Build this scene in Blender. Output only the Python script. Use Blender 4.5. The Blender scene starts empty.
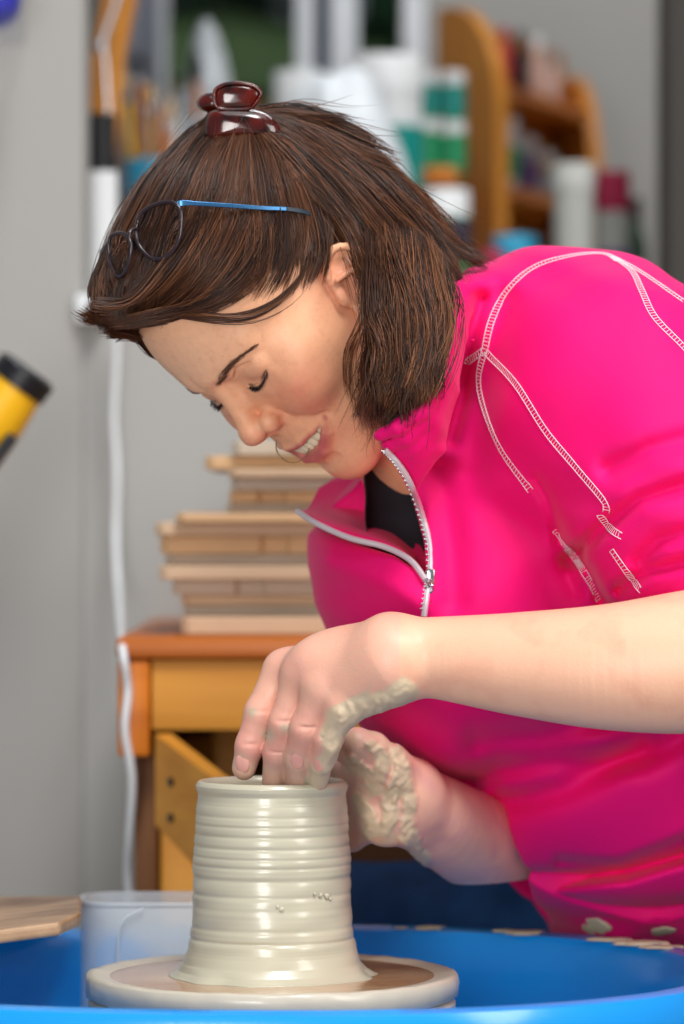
import bpy, bmesh, math, random, os
import numpy as np
from mathutils import Vector, Matrix
from mathutils.bvhtree import BVHTree
rng = np.random.default_rng(7); random.seed(7)
SC = bpy.context.scene; COL = SC.collection
ZC, FPX = 0.93, 4000.0
def P(px, py, Y):
    return np.array([(px-342.0)*Y/FPX, Y, ZC+(512.0-py)*Y/FPX])
def SZ(px, Y): return px*Y/FPX
# ------------------------------------------------------------ materials
def lin(c):
    if isinstance(c, str):
        c = c.lstrip('#'); c = [int(c[i:i+2], 16)/255 for i in (0, 2, 4)]
    return tuple((v/12.92 if v <= .04045 else ((v+.055)/1.055)**2.4) for v in c)
MATS = {}
def mat(name, col, rough=.5, bump=0, bscale=40, var=0, vscale=6, metal=0, trans=0, coat=0, spec=.5, sss=0, attr=None, sheen=0,
        stretch=None, wood=None, alpha=1, ior=1.45, emis=0, sssr=(1, .35, .2), bdist=.002, raw=False):
    if name in MATS: return MATS[name]
    m = bpy.data.materials.new(name); m.use_nodes = True; MATS[name] = m
    nt = m.node_tree; N = nt.nodes; Lk = nt.links; b = N['Principled BSDF']
    c = tuple(col) if raw else lin(col)
    b.inputs['Base Color'].default_value = (*c, 1); b.inputs['Roughness'].default_value = rough
    b.inputs['Metallic'].default_value = metal; b.inputs['Transmission Weight'].default_value = trans
    b.inputs['Coat Weight'].default_value = coat; b.inputs['Specular IOR Level'].default_value = spec
    b.inputs['IOR'].default_value = ior; b.inputs['Alpha'].default_value = alpha
    b.inputs['Coat Roughness'].default_value = .12
    if sheen: b.inputs['Sheen Weight'].default_value = sheen; b.inputs['Sheen Roughness'].default_value = .4
    if sss:
        b.inputs['Subsurface Weight'].default_value = sss; b.inputs['Subsurface Radius'].default_value = sssr
        b.inputs['Subsurface Scale'].default_value = .006
    if emis:
        b.inputs['Emission Color'].default_value = (*c, 1); b.inputs['Emission Strength'].default_value = emis
    tc = N.new('ShaderNodeTexCoord'); mp = N.new('ShaderNodeMapping'); Lk.new(tc.outputs['Object'], mp.inputs['Vector'])
    if stretch: mp.inputs['Scale'].default_value = stretch
    src = None
    if attr:
        a = N.new('ShaderNodeAttribute'); a.attribute_name = attr; src = a.outputs['Color']
    if wood or var:
        n = N.new('ShaderNodeTexNoise'); n.inputs['Scale'].default_value = vscale; n.inputs['Detail'].default_value = 6
        Lk.new(mp.outputs[0], n.inputs['Vector'])
        mx = N.new('ShaderNodeMix'); mx.data_type = 'RGBA'; mx.blend_type = 'MULTIPLY' if not wood else 'MIX'
        if wood:
            mx.inputs['A'].default_value = (*c, 1); mx.inputs['B'].default_value = (*lin(wood), 1)
            r = N.new('ShaderNodeValToRGB'); r.color_ramp.elements[0].position = .35; r.color_ramp.elements[1].position = .68
            Lk.new(n.outputs['Fac'], r.inputs[0]); Lk.new(r.outputs[0], mx.inputs['Factor'])
        else:
            r = N.new('ShaderNodeValToRGB'); r.color_ramp.elements[0].color = (1-var,)*3+(1,); r.color_ramp.elements[0].position = .3
            r.color_ramp.elements[1].position = .7
            Lk.new(n.outputs['Fac'], r.inputs[0]); Lk.new(r.outputs[0], mx.inputs['B']); mx.inputs['Factor'].default_value = 1
            mx.inputs['A'].default_value = (*c, 1)
            if src: Lk.new(src, mx.inputs['A'])
        src = mx.outputs['Result']
    if src: Lk.new(src, b.inputs['Base Color'])
    if bump:
        n2 = N.new('ShaderNodeTexNoise'); n2.inputs['Scale'].default_value = bscale; n2.inputs['Detail'].default_value = 5
        Lk.new(mp.outputs[0], n2.inputs['Vector'])
        bp = N.new('ShaderNodeBump'); bp.inputs['Strength'].default_value = bump; bp.inputs['Distance'].default_value = bdist
        Lk.new(n2.outputs['Fac'], bp.inputs['Height']); Lk.new(bp.outputs[0], b.inputs['Normal'])
    return m
# ------------------------------------------------------------ objects
def mesh_obj(name, verts, faces, m, parent=None, smooth=True):
    me = bpy.data.meshes.new(name)
    verts = np.asarray(verts, dtype=np.float32)
    if isinstance(faces, np.ndarray):
        me.vertices.add(len(verts)); me.vertices.foreach_set('co', verts.ravel())
        k = faces.shape[1]; me.loops.add(faces.size); me.loops.foreach_set('vertex_index', faces.ravel().astype(np.int32))
        me.polygons.add(len(faces)); me.polygons.foreach_set('loop_start', np.arange(0, faces.size, k, dtype=np.int32))
        me.update(calc_edges=True)
    else:
        me.from_pydata([tuple(v) for v in verts.tolist()], [], faces)
    me.validate()
    me.polygons.foreach_set('use_smooth', [smooth]*len(me.polygons))
    me.materials.append(m)
    o = bpy.data.objects.new(name, me); COL.objects.link(o)
    if parent is not None: attach(o, parent)
    return o
def attach(o, parent):
    o.parent = parent
    if parent.type == 'EMPTY': o.matrix_parent_inverse = Matrix.Translation(-Vector(parent.location))
def empty(name, loc):
    o = bpy.data.objects.new(name, None); COL.objects.link(o); o.location = loc; o.empty_display_size = .05; return o
def tag(o, label, cat, group=None):
    o['label'] = label; o['category'] = cat
    if group: o['group'] = group
    return o
def struct(o): o['kind'] = 'structure'; return o
class MB:
    """collects shapes into one mesh"""
    def __init__(s): s.v = []; s.f = []
    def add(s, v, f):
        n = len(s.v); s.v += [tuple(map(float, q)) for q in v]; s.f += [tuple(i+n for i in t) for t in f]; return s
    def box(s, c, d, R=None, bev=0.0, seg=2):
        bm = bmesh.new(); bmesh.ops.create_cube(bm, size=1)
        for v in bm.verts: v.co = Vector((v.co.x*d[0], v.co.y*d[1], v.co.z*d[2]))
        if bev: bmesh.ops.bevel(bm, geom=bm.edges[:], offset=bev, segments=seg, affect='EDGES', profile=.5)
        R = R or Matrix.Identity(3); bm.verts.index_update()
        s.add([(R @ v.co)+Vector(c) for v in bm.verts], [[v.index for v in f.verts] for f in bm.faces])
        bm.free(); return s
    def box2(s, lo, hi, bev=0.0, seg=2):
        lo = Vector(lo); hi = Vector(hi); return s.box((lo+hi)/2, hi-lo, None, bev, seg)
    def lathe(s, prof, c=(0, 0, 0), n=48, R=None, sx=1, sy=1):
        R = R or Matrix.Identity(3); c = Vector(c); k = len(prof); vs = []
        for i in range(n):
            a = 2*math.pi*i/n
            for r, z in prof: vs.append(R @ Vector((r*math.cos(a)*sx, r*math.sin(a)*sy, z))+c)
        fs = []
        for i in range(n):
            j = (i+1) % n
            for q in range(k-1): fs.append((i*k+q, j*k+q, j*k+q+1, i*k+q+1))
        if prof[0][0] > 1e-6: fs.append([i*k for i in range(n)][::-1])
        if prof[-1][0] > 1e-6: fs.append([i*k+k-1 for i in range(n)])
        return s.add(vs, fs)
    def tube(s, pts, r, n=8, cap=True):
        pts = [Vector(p) for p in pts]; m = len(pts)
        if not hasattr(r, '__len__'): r = [r]*m
        t = (pts[1]-pts[0]).normalized(); u = t.orthogonal().normalized(); vs = []
        for i, p in enumerate(pts):
            t = (pts[min(i+1, m-1)]-pts[max(i-1, 0)]).normalized()
            u = (u-t*u.dot(t)).normalized(); w = t.cross(u)
            for j in range(n):
                a = 2*math.pi*j/n; vs.append(p+(u*math.cos(a)+w*math.sin(a))*r[i])
        fs = [(i*n+j, i*n+(j+1) % n, (i+1)*n+(j+1) % n, (i+1)*n+j) for i in range(m-1) for j in range(n)]
        if cap: fs += [tuple(range(n))[::-1], tuple((m-1)*n+j for j in range(n))]
        return s.add(vs, fs)
    def prism(s, pts, y0, y1, axis='y'):
        n = len(pts)
        def q(a, b, d): return (a, d, b) if axis == 'y' else ((d, a, b) if axis == 'x' else (a, b, d))
        vs = [q(a, b, y0) for a, b in pts]+[q(a, b, y1) for a, b in pts]
        fs = [tuple(range(n)), tuple(range(2*n-1, n-1, -1))]+[(i, i+n, (i+1) % n+n, (i+1) % n) for i in range(n)]
        return s.add(vs, fs)
    def sphere(s, c, r, R=None, n=16, m=10, pw=1.0):
        vs = [];
        sg = lambda a: math.copysign(abs(a)**pw, a)
        R = R or Matrix.Identity(3); r = r if hasattr(r, '__len__') else (r,)*3
        for i in range(m+1):
            t = math.pi*i/m
            for j in range(n):
                a = 2*math.pi*j/n
                vs.append(R @ Vector((r[0]*sg(math.sin(t))*sg(math.cos(a)), r[1]*sg(math.sin(t))*sg(math.sin(a)), r[2]*sg(math.cos(t))))+Vector(c))
        fs = [(i*n+j, (i+1)*n+j, (i+1)*n+(j+1) % n, i*n+(j+1) % n) for i in range(m) for j in range(n)]
        return s.add(vs, fs)
    def build(s, name, m, parent=None, smooth=True, auto=True):
        o = mesh_obj(name, s.v, s.f, m, parent, smooth)
        bm = bmesh.new(); bm.from_mesh(o.data); bmesh.ops.remove_doubles(bm, verts=bm.verts[:], dist=1e-6)
        bmesh.ops.recalc_face_normals(bm, faces=bm.faces[:])
        if smooth and auto:
            for e in bm.edges:
                if len(e.link_faces) == 2 and e.calc_face_angle(0) > math.radians(38): e.smooth = False
        bm.to_mesh(o.data); bm.free(); return o
def spline(pts, n, closed=False):
    """Catmull-Rom through pts (k,d) sampled n"""
    p = np.asarray(pts, float); k = len(p)
    if closed: q = np.vstack([p[-1], p, p[0], p[1]]); segs = k
    else: q = np.vstack([2*p[0]-p[1], p, 2*p[-1]-p[-2]]); segs = k-1
    t = np.linspace(0, segs, n, endpoint=not closed); i = np.minimum(t.astype(int), segs-1); f = (t-i)[:, None]
    a, b, c, d = q[i], q[i+1], q[i+2], q[i+3]
    return .5*((2*b)+(c-a)*f+(2*a-5*b+4*c-d)*f*f+(3*b-a-3*c+d)*f**3)
# ------------------------------------------------------------ implicit surfaces
def ell(p, c, r, R=None):
    q = p-np.asarray(c, np.float32)
    if R is not None: q = q @ np.asarray(R, np.float32)      # columns of R = local axes
    r = np.asarray(r, np.float32); a = q/r; k0 = np.sqrt((a*a).sum(1)); a = a/r; k1 = np.sqrt((a*a).sum(1))
    return k0*(k0-1)/np.maximum(k1, 1e-6)
def cap(p, a, b, ra, rb):
    a = np.asarray(a, np.float32); b = np.asarray(b, np.float32); ba = b-a; q = p-a
    t = np.clip((q @ ba)/max(float(ba @ ba), 1e-12), 0, 1)
    return np.sqrt(((q-t[:, None]*ba)**2).sum(1))-(ra+(rb-ra)*t)
def smin(a, b, k):
    h = np.maximum(k-np.abs(a-b), 0)/k
    return np.minimum(a, b)-h*h*k*.25
def smax(a, b, k): return -smin(-a, -b, k)
def chain(p, pts, rs, k=0.004):
    d = None
    for i in range(len(pts)-1):
        e = cap(p, pts[i], pts[i+1], rs[i], rs[i+1]); d = e if d is None else smin(d, e, k)
    return d
def poly2(x, z, poly):
    """signed distance to a polygon, inside positive"""
    poly = np.asarray(poly, np.float32); n = len(poly)
    best = np.full(x.shape, 1e9, np.float32); ins = np.zeros(x.shape, bool)
    for i in range(n):
        ax, az = poly[i]; bx, bz = poly[(i+1) % n]
        ex, ez = bx-ax, bz-az; t = np.clip(((x-ax)*ex+(z-az)*ez)/(ex*ex+ez*ez+1e-12), 0, 1)
        best = np.minimum(best, (x-ax-t*ex)**2+(z-az-t*ez)**2)
        c = ((az > z) != (bz > z)) & (x < (bx-ax)*(z-az)/((bz-az) if abs(bz-az) > 1e-9 else 1e-9)+ax); ins ^= c
    d = np.sqrt(best); return np.where(ins, d, -d)
def dist_line(x, z, pl):
    best = np.full(x.shape, 1e9, np.float32)
    for i in range(len(pl)-1):
        ax, az = pl[i]; bx, bz = pl[i+1]; ex, ez = bx-ax, bz-az
        t = np.clip(((x-ax)*ex+(z-az)*ez)/(ex*ex+ez*ez+1e-12), 0, 1)
        best = np.minimum(best, (x-ax-t*ex)**2+(z-az-t*ez)**2)
    return np.sqrt(best)
def polygonize(f, lo, hi, h, marg=1.6):
    B = 8; lo = np.asarray(lo, np.float32); hi = np.asarray(hi, np.float32)
    nb = np.ceil((hi-lo)/h/B).astype(int); n = nb*B
    g = np.stack(np.meshgrid(*[np.arange(k) for k in nb], indexing='ij'), -1).reshape(-1, 3)
    ce = lo+(g*B+(B-1)/2)*h
    d = f(ce.astype(np.float32)); act = np.abs(d) < h*B*.87*marg
    V = np.repeat(np.repeat(np.repeat(np.where(d.reshape(nb) < 0, -1., 1.).astype(np.float32), B, 0), B, 1), B, 2)
    V6 = V.reshape(nb[0], B, nb[1], B, nb[2], B)
    off = np.stack(np.meshgrid(*[np.arange(B)]*3, indexing='ij'), -1).reshape(-1, 3)
    ga = g[act]
    for s in range(0, len(ga), 1500):
        q = ga[s:s+1500]; pts = (lo+(q[:, None]*B+off[None])*h).reshape(-1, 3).astype(np.float32)
        V6[q[:, 0], :, q[:, 1], :, q[:, 2], :] = f(pts).reshape(-1, B, B, B)
    S = V < 0; c = np.zeros(n-1, np.uint8)
    for i in (0, 1):
        for j in (0, 1):
            for k in (0, 1): c += S[i:n[0]-1+i, j:n[1]-1+j, k:n[2]-1+k]
    cells = np.argwhere((c > 0) & (c < 8)); idm = np.full(n-1, -1, np.int32)
    idm[cells[:, 0], cells[:, 1], cells[:, 2]] = np.arange(len(cells))
    acc = np.zeros((len(cells), 3)); cnt = np.zeros(len(cells))
    cor = [(i, j, k) for i in (0, 1) for j in (0, 1) for k in (0, 1)]
    for a in cor:
        for ax in range(3):
            if a[ax]: continue
            b = list(a); b[ax] = 1
            va = V[cells[:, 0]+a[0], cells[:, 1]+a[1], cells[:, 2]+a[2]]; vb = V[cells[:, 0]+b[0], cells[:, 1]+b[1], cells[:, 2]+b[2]]
            m = (va < 0) != (vb < 0); t = np.where(m, va/np.where(m, va-vb, 1), 0)
            q = np.array(a, float)+np.zeros((len(cells), 3)); q[:, ax] += t
            acc += q*m[:, None]; cnt += m
    verts = lo+(cells+acc/np.maximum(cnt, 1)[:, None])*h
    faces = []
    for ax in range(3):
        u, w = (ax+1) % 3, (ax+2) % 3
        sl0 = [slice(1, n[k]-1) for k in range(3)]; sl0[ax] = slice(0, n[ax]-1); sl1 = list(sl0); sl1[ax] = slice(1, n[ax])
        A = S[tuple(sl0)]; Bq = S[tuple(sl1)]; e = np.argwhere(A != Bq)
        st = A[e[:, 0], e[:, 1], e[:, 2]]; e = e+np.array([0 if k == ax else 1 for k in range(3)])
        def cid(du, dw):
            q = e.copy(); q[:, u] -= du; q[:, w] -= dw; return idm[q[:, 0], q[:, 1], q[:, 2]]
        Q = np.stack([cid(1, 1), cid(0, 1), cid(0, 0), cid(1, 0)], 1); Q[~st] = Q[~st][:, ::-1]
        faces.append(Q[(Q >= 0).all(1)])
    return verts.astype(np.float32), np.vstack(faces).astype(np.int32)
def newton(f, v, h, it=1):
    for _ in range(it):
        g = np.stack([(f(v+np.array(e, np.float32)*h)-f(v-np.array(e, np.float32)*h))/(2*h) for e in ((1, 0, 0), (0, 1, 0), (0, 0, 1))], 1)
        d = f(v); s = d/np.maximum((g*g).sum(1), .2); s = np.clip(s, -h, h)
        v = (v-s[:, None]*g).astype(np.float32)
    return v
def paint(o, name, cols):
    a = o.data.color_attributes.new(name, 'FLOAT_COLOR', 'POINT')
    a.data.foreach_set('color', np.hstack([cols, np.ones((len(cols), 1))]).astype(np.float32).ravel())
# ------------------------------------------------------------ colours / materials
M_wall = mat('painted_wall', '#a3a19d', .85, bump=.15, bscale=180, bdist=.001)
M_darkwall = mat('dark_post', '#4a4642', .8)
M_floor = mat('concrete_floor', '#8a8680', .7, var=.3, vscale=3, bump=.2)
M_oak = mat('orange_wood', '#d2791c', .42, wood='#b8600f', vscale=3.0, stretch=(1, 6, 14), spec=.4)
M_oakv = mat('orange_wood_upright', '#cf8a35', .45, wood='#b87427', vscale=3.0, stretch=(14, 6, 1), spec=.4)
M_pine = mat('honey_wood', '#d8973a', .5, wood='#c5822b', vscale=3.0, stretch=(1.2, 6, 16), spec=.35)
M_pine_top = mat('red_brown_wood', '#c06a25', .4, wood='#ad5a1c', vscale=3.0, stretch=(1, 6, 16), spec=.4)
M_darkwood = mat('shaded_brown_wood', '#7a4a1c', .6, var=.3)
M_board = mat('ware_board', '#d3b493', .75, var=.22, vscale=9, bump=.35, bscale=90)
M_board2 = mat('ware_board_pale', '#cbbba6', .8, var=.2, vscale=9, bump=.35, bscale=90)
M_white = mat('white_plastic', '#e9ebec', .38)
M_cord = mat('white_cable', '#e2e6e8', .4)
M_teal = mat('teal_label', '#0f8f86', .4); M_green = mat('green_label', '#1f9a66', .45)
M_blk = mat('black_plastic', '#15161a', .42); M_navy = mat('navy_label', '#26324a', .45)
M_red = mat('red_plastic', '#b5202c', .4); M_crim = mat('crimson_lid', '#a01840', .4)
M_purple = mat('purple_label', '#6b4a86', .45); M_grey = mat('grey_plastic', '#9aa0a6', .45)
M_yel = mat('yellow_casing', '#f0b51a', .38, bump=.05)
M_steel = mat('brushed_steel', '#c8ccd2', .25, metal=1)
M_bag = mat('crumpled_white_film', '#d9dfe4', .35, trans=.25, bump=.5, bscale=30, bdist=.01)
M_cyan = mat('light_blue_plastic', '#2f9ec4', .4)
M_tan = mat('pale_bristle', '#c9a77a', .7)
M_glass = mat('window_glass', (1, 1, 1), .02, trans=1, ior=1.01, raw=True)
M_upvc = mat('white_window_frame', '#f0f3f8', .35)
M_grass = mat('garden_grass', '#3a5426', .9, var=.5, vscale=5, bump=.5)
M_soil = mat('brown_bank', '#8a6a3a', .9, var=.4, vscale=4, bump=.5)
M_leaf = mat('hedge_leaves', '#1f4a2a', .8, var=.6, vscale=9, bump=.8)
# ------------------------------------------------------------ room shell
YW, YB = 3.70, 5.25                        # front wall plane with the alcove opening; wall behind the alcove
XE = P(83, 0, YW)[0]; ZS = P(0, 293, YW)[2]     # opening's left edge, alcove sill height
ZT = 2.45; XR = 2.2
f = MB().box2((-3, -2.5, -.1), (3.2, 7.5, 0)); struct(f.build('floor', M_floor, smooth=False))
w = MB().box2((-3, YW, 0), (XE, YW+.10, ZT), .002); struct(w.build('wall_left', M_wall))
w = MB().box2((XE, YW, 0), (XR, YW+.10, ZS-.03), .002); struct(w.build('wall_below_sill', M_wall))
wx0, wx1 = P(160, 0, YB)[0], P(425, 0, YB)[0]; wz0 = ZS+.06; wz1 = 2.1
struct(MB().box2((XE-.9, YB, 0), (wx0, YB+.12, ZT)).box2((wx1, YB, 0), (XR, YB+.12, ZT)).box2((wx0, YB, 0), (wx1, YB+.12, wz0)).box2((wx0, YB, wz1), (wx1, YB+.12, ZT)).build('wall_back', M_wall, smooth=False))
struct(MB().box2((XR, -1.5, 0), (XR+.1, YB+.12, ZT)).build('wall_right', M_wall, smooth=False))
xd = P(668, 0, 4.3)[0]
struct(MB().box2((xd, 4.3, ZS), (xd+.12, 4.45, ZT), .004).build('trim_1', M_darkwall))
struct(MB().box2((-3, YW-.0, ZT), (XR+.1, YB+.12, ZT+.1)).build('ceiling', M_wall, smooth=False))
sill = MB().box2((XE-.85, YW+.10, ZS-.03), (XR, YB, ZS), .003).box2((XE, YW, ZS-.0299), (XR, YW+.101, ZS), .003); struct(sill.build('trim_2', M_wall))
# window
fr = MB()
def bar(x0, x1, z0, z1, y0=YB-.03, y1=YB+.07): fr.box2((x0, y0, z0), (x1, y1, z1), .006)
b1, b2, b3, b4 = [P(q, 0, YB)[0] for q in (296, 314, 330, 358)]
bar(wx0, wx0+.008, wz0, wz1); bar(wx1-.03, wx1, wz0, wz1); bar(wx0, wx1, wz0, wz0+.035); bar(wx0, wx1, wz1-.035, wz1)
bar(b1, b2, wz0, wz1); bar(b3, b4, wz0, wz1)
win = struct(fr.build('window_1', M_upvc))
g1 = MB().box2((wx0+.02, YB+.02, wz0+.02), (wx1-.02, YB+.026, wz1-.02)).build('window_pane', M_glass, win)
g1 = MB().box2((b2-.003, YB-.01, wz0+.03), (b3+.003, YB+.03, wz1-.03)).build('dark_gap_strip', M_navy, win)  # dark strip filling the gap between the two upright bars
cx0, cx1 = P(118, 0, 5.05)[0], P(156, 0, 5.05)[0]
cv = []; cf = []
for i in range(40):
    x = cx0+(cx1-cx0)*i/39; y = 5.12+.018*math.sin(i*1.1)
    cv += [(x, y, ZS+.002), (x, y, 2.2)]
cf = [(2*i, 2*i+2, 2*i+3, 2*i+1) for i in range(39)]
cu = mesh_obj('curtain', cv, cf, mat('pale_curtain', '#c4c8d4', .9)); md = cu.modifiers.new('s', 'SOLIDIFY'); md.thickness = .003
tag(cu, 'pale lilac-grey curtain hanging at the left side of the window', 'curtain')
# outside: bank, hedge
gv = []; gf = []
for i in range(30):
    for j in range(16):
        x = -3+6*i/29; y = 6.2+6*j/15
        gv.append((x, y, 1.33+.155*(y-6.2)-.10*(x+.2)+.03*math.sin(3*x+y)))
gf = [(i*16+j, (i+1)*16+j, (i+1)*16+j+1, i*16+j+1) for i in range(29) for j in range(15)]
gb = mesh_obj('garden_bank', gv, gf, M_soil); gb['kind'] = 'structure'
gs = []; 
gv = [(x, y+4.4, z+.71-.05*math.sin(2*x)) for x, y, z in gv]
go = mesh_obj('grass_bank', gv, gf, M_grass); go['kind'] = 'structure'
def leafblob(name, c, r, m, n=900, lab='', cat='hedge'):
    mb = MB(); R_ = random.Random(name)
    for i in range(n):
        u = Vector((R_.gauss(0, 1), R_.gauss(0, 1), R_.gauss(0, 1))).normalized()*(R_.random()**.25)
        p = Vector((c[0]+u.x*r[0], c[1]+u.y*r[1], c[2]+u.z*r[2])); a = Vector((R_.gauss(0, 1), R_.gauss(0, 1), R_.gauss(0, 1))).normalized(); b = a.orthogonal()
        L = .09; mb.add([p-a*L, p+b*L*.5, p+a*L, p-b*L*.5], [(0, 1, 2, 3)])
    o = mb.build(name, m, smooth=False); tag(o, lab, cat); return o
hs = [((-1.4, 13.4, 3.4), (1.2, .8, 1.2), 'dark green leafy bush outside, at the left end behind the grass bank'),
      ((.1, 15.8, 3.7), (1.3, .8, 1.3), 'dark green leafy bush outside the window, middle of the hedge'),
      ((1.7, 13.4, 3.5), (1.2, .8, 1.2), 'dark green leafy bush outside, behind the right window pane')]
for c, r, l in hs: leafblob('garden_bush', c, r, M_leaf, 2600, l, 'bush')
# ------------------------------------------------------------ socket, cord
so = empty('wall_socket', tuple(P(90, 294, YW)))
x0, x1 = P(76, 0, YW)[0], XE-.002; z0, z1 = P(0, 313, YW)[2], P(0, 272, YW)[2]
XS0, XS1 = P(76, 0, YW)[0], P(108, 0, YW)[0]; z1 = ZS-.002; z0 = z1-.026
MB().box2((XS0, YW-.012, z0), (XS1, YW, z1), .003).build('face_plate', M_white, so)
MB().box2((XS0+.012, YW-.03, z0+.008), (XS1-.004, YW-.0125, z1-.006), .004).build('plug', M_blk, so)
tag(so, 'white double wall socket with a black plug, partly behind the forelock', 'socket')
cp = [(103, 300, 3.66), (118, 322, 3.665), (116, 370, 3.67), (114, 420, 3.672), (117, 470, 3.67), (116, 540, 3.66), (119, 600, 3.60), (121, 632, 3.30), (122, 645, 3.155), (128, 690, 3.15), (125, 730, 3.15), (132, 780, 3.16), (129, 840, 3.18), (128, 880, 3.2), (133, 960, 3.22), (130, 1100, 3.3), (150, 1500, 3.3)]
cp = [(117 if i == 0 else a, b, c) for i, (a, b, c) in enumerate(cp)]
cw = [P(*q) for q in cp]
co = MB().tube(spline(cw, 90), .0034, 10).build('power_cord', M_cord)
tag(co, 'thin white power cord hanging down the grey wall past the desk', 'cord')
# ------------------------------------------------------------ heat gun on the wall (left edge)
hg = empty('heat_gun', tuple(P(-20, 420, 3.35)))
a = Vector(P(19, 383, 3.35)); b_ = Vector(P(-42, 466, 3.35)); ax = (a-b_).normalized()
Rg = Vector((0, 0, 1)).rotation_difference(ax).to_matrix(); r0 = SZ(33, 3.35)
Lg = (a-b_).length
MB().lathe([(0, 0), (r0*.8, 0), (r0*1.04, .01), (r0*1.02, Lg*.5), (r0*.9, Lg*.9), (r0*.86, Lg), (0, Lg)], b_, 40, Rg).build('casing', M_yel, hg)
MB().lathe([(r0*.70, Lg-.004), (r0*.95, Lg-.004), (r0*.97, Lg+.012), (r0*.78, Lg+.015), (r0*.70, Lg+.012), (r0*.70, Lg-.004)], b_, 40, Rg).build('nozzle_ring', M_blk, hg)
MB().box(Vector(P(1, 452, 3.322)), (.011, .012, .036), Rg, .004).build('black_grip_panel', M_blk, hg)
MB().box(b_+Vector((-.03, 0, -.075)), (.045, .05, .16), Matrix.Rotation(.25, 3, 'Y'), .016, 4).build('handle', M_blk, hg)
MB().tube([b_+Vector((0, .03, .02)), b_+Vector((0, .2, .05)), b_+Vector((0, .352, .05))], .006).build('wall_hook', M_steel, hg)
tag(hg, 'yellow and black handheld power tool on the wall at the left edge', 'power tool')
# top-left clear box with blue content
cb = empty('storage_box', tuple(P(2, 20, 3.6)))
p0 = P(-60, 0, 3.6); p1 = P(17, 33, 3.6)
MB().box2((p0[0], 3.55, p1[2]), (p1[0], YW-.001, p1[2]+.11), .004).build('clear_shell', mat('clear_plastic', '#e8eef2', .1, trans=.9, ior=1.05, alpha=.35), cb)
MB().sphere(P(-10, -4, 3.60), (.028, .03, .028), None, 20, 12, .8).build('blue_contents', mat('cobalt_plastic', '#1a22b0', .35), cb)
tag(cb, 'clear plastic wall box holding something cobalt blue in the top left corner', 'box')
# ------------------------------------------------------------ desk with boards
YD = 3.15
dk = empty('wooden_desk', (P(115, 0, YD)[0], YD, 0))
dx0, dx1 = P(116, 0, YD)[0], P(116, 0, YD)[0]+.95; dzt = P(0, 637, YD)[2]; dzu = P(0, 659, YD)[2]
MB().box2((dx0, YD, dzu), (dx1, YW-.004, dzt), .004).build('desk_top', M_pine_top, dk)
dzb = P(0, 731, YD)[2]; dzl = P(0, 757, YD)[2]; dxf = P(151, 0, YD)[0]
MB().box2((dx0+.001, YD+.004, dzl), (dxf-.001, YD+.05, dzu-.0005), .003).build('corner_block', M_oak, dk)
MB().box2((dxf, YD+.008, dzb), (dx1-.04, YD+.03, dzu-.001), .002).build('front_rail', M_pine, dk)
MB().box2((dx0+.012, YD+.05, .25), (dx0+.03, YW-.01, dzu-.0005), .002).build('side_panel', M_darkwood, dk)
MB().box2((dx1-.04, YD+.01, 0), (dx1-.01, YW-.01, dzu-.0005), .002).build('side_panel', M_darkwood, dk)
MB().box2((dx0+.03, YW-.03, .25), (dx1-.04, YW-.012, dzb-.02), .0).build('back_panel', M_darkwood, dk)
for yy in (YD+.06, YW-.09):
    MB().box2((dx0+.032, yy, 0), (dx0+.072, yy+.04, dzb-.03), .003).build('desk_leg', M_pine, dk)
xm = P(213, 0, 3.3)[0]
MB().box2((xm, 3.30, 0), (xm+.022, 3.34, dzb-.001), .003).build('inner_upright', M_pine, dk)
tag(dk, 'orange-brown wooden desk against the wall, carrying the stack of boards', 'desk')
# open hinged flap board with two screw holes

c4 = [Vector(P(155, 735, 3.12)), Vector(P(155, 826, 3.12)), Vector(P(236, 905, 2.98)), Vector(P(236, 800, 2.98))]
c4 = [Vector(P(155, 734, 3.14)), Vector(P(155, 824, 3.14)), Vector(P(248, 922, 2.99)), Vector(P(248, 806, 2.99))]
nn = (c4[1]-c4[0]).cross(c4[3]-c4[0]).normalized(); nn = nn if nn.y > 0 else -nn
vs = c4+[q+nn*.014 for q in c4]
MB().add(vs, [(0, 1, 2, 3), (7, 6, 5, 4), (0, 4, 5, 1), (1, 5, 6, 2), (2, 6, 7, 3), (3, 7, 4, 0)]).build('open_drawer', M_pine, dk, smooth=False); fb = bpy.data.objects['open_drawer']; fb['label'] = 'open drawer pulled out askew, its side showing two dark screws'
e1 = c4[3]+nn*.014; e2 = c4[0]+nn*.014
MB().add([c4[3]+Vector((0, 0, 0)), c4[2], c4[2]+Vector((.05, .10, 0)), c4[3]+Vector((.05, .10, 0))]+[c4[3]+nn*.012, c4[2]+nn*.012, c4[2]+nn*.012+Vector((.05, .10, 0)), c4[3]+nn*.012+Vector((.05, .10, 0))],
    [(0, 1, 2, 3), (7, 6, 5, 4), (0, 4, 5, 1), (1, 5, 6, 2), (2, 6, 7, 3), (3, 7, 4, 0)]).build('drawer_end', M_pine, fb, smooth=False)
for py in (782, 818):
    MB().lathe([(0, -.0015), (.0036, -.0015), (.0036, .004), (0, .004)], Vector(P(172, py, 3.112))+nn*-.001, 14, Vector((0, 0, 1)).rotation_difference(nn).to_matrix()).build('screw', M_blk, fb)

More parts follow.
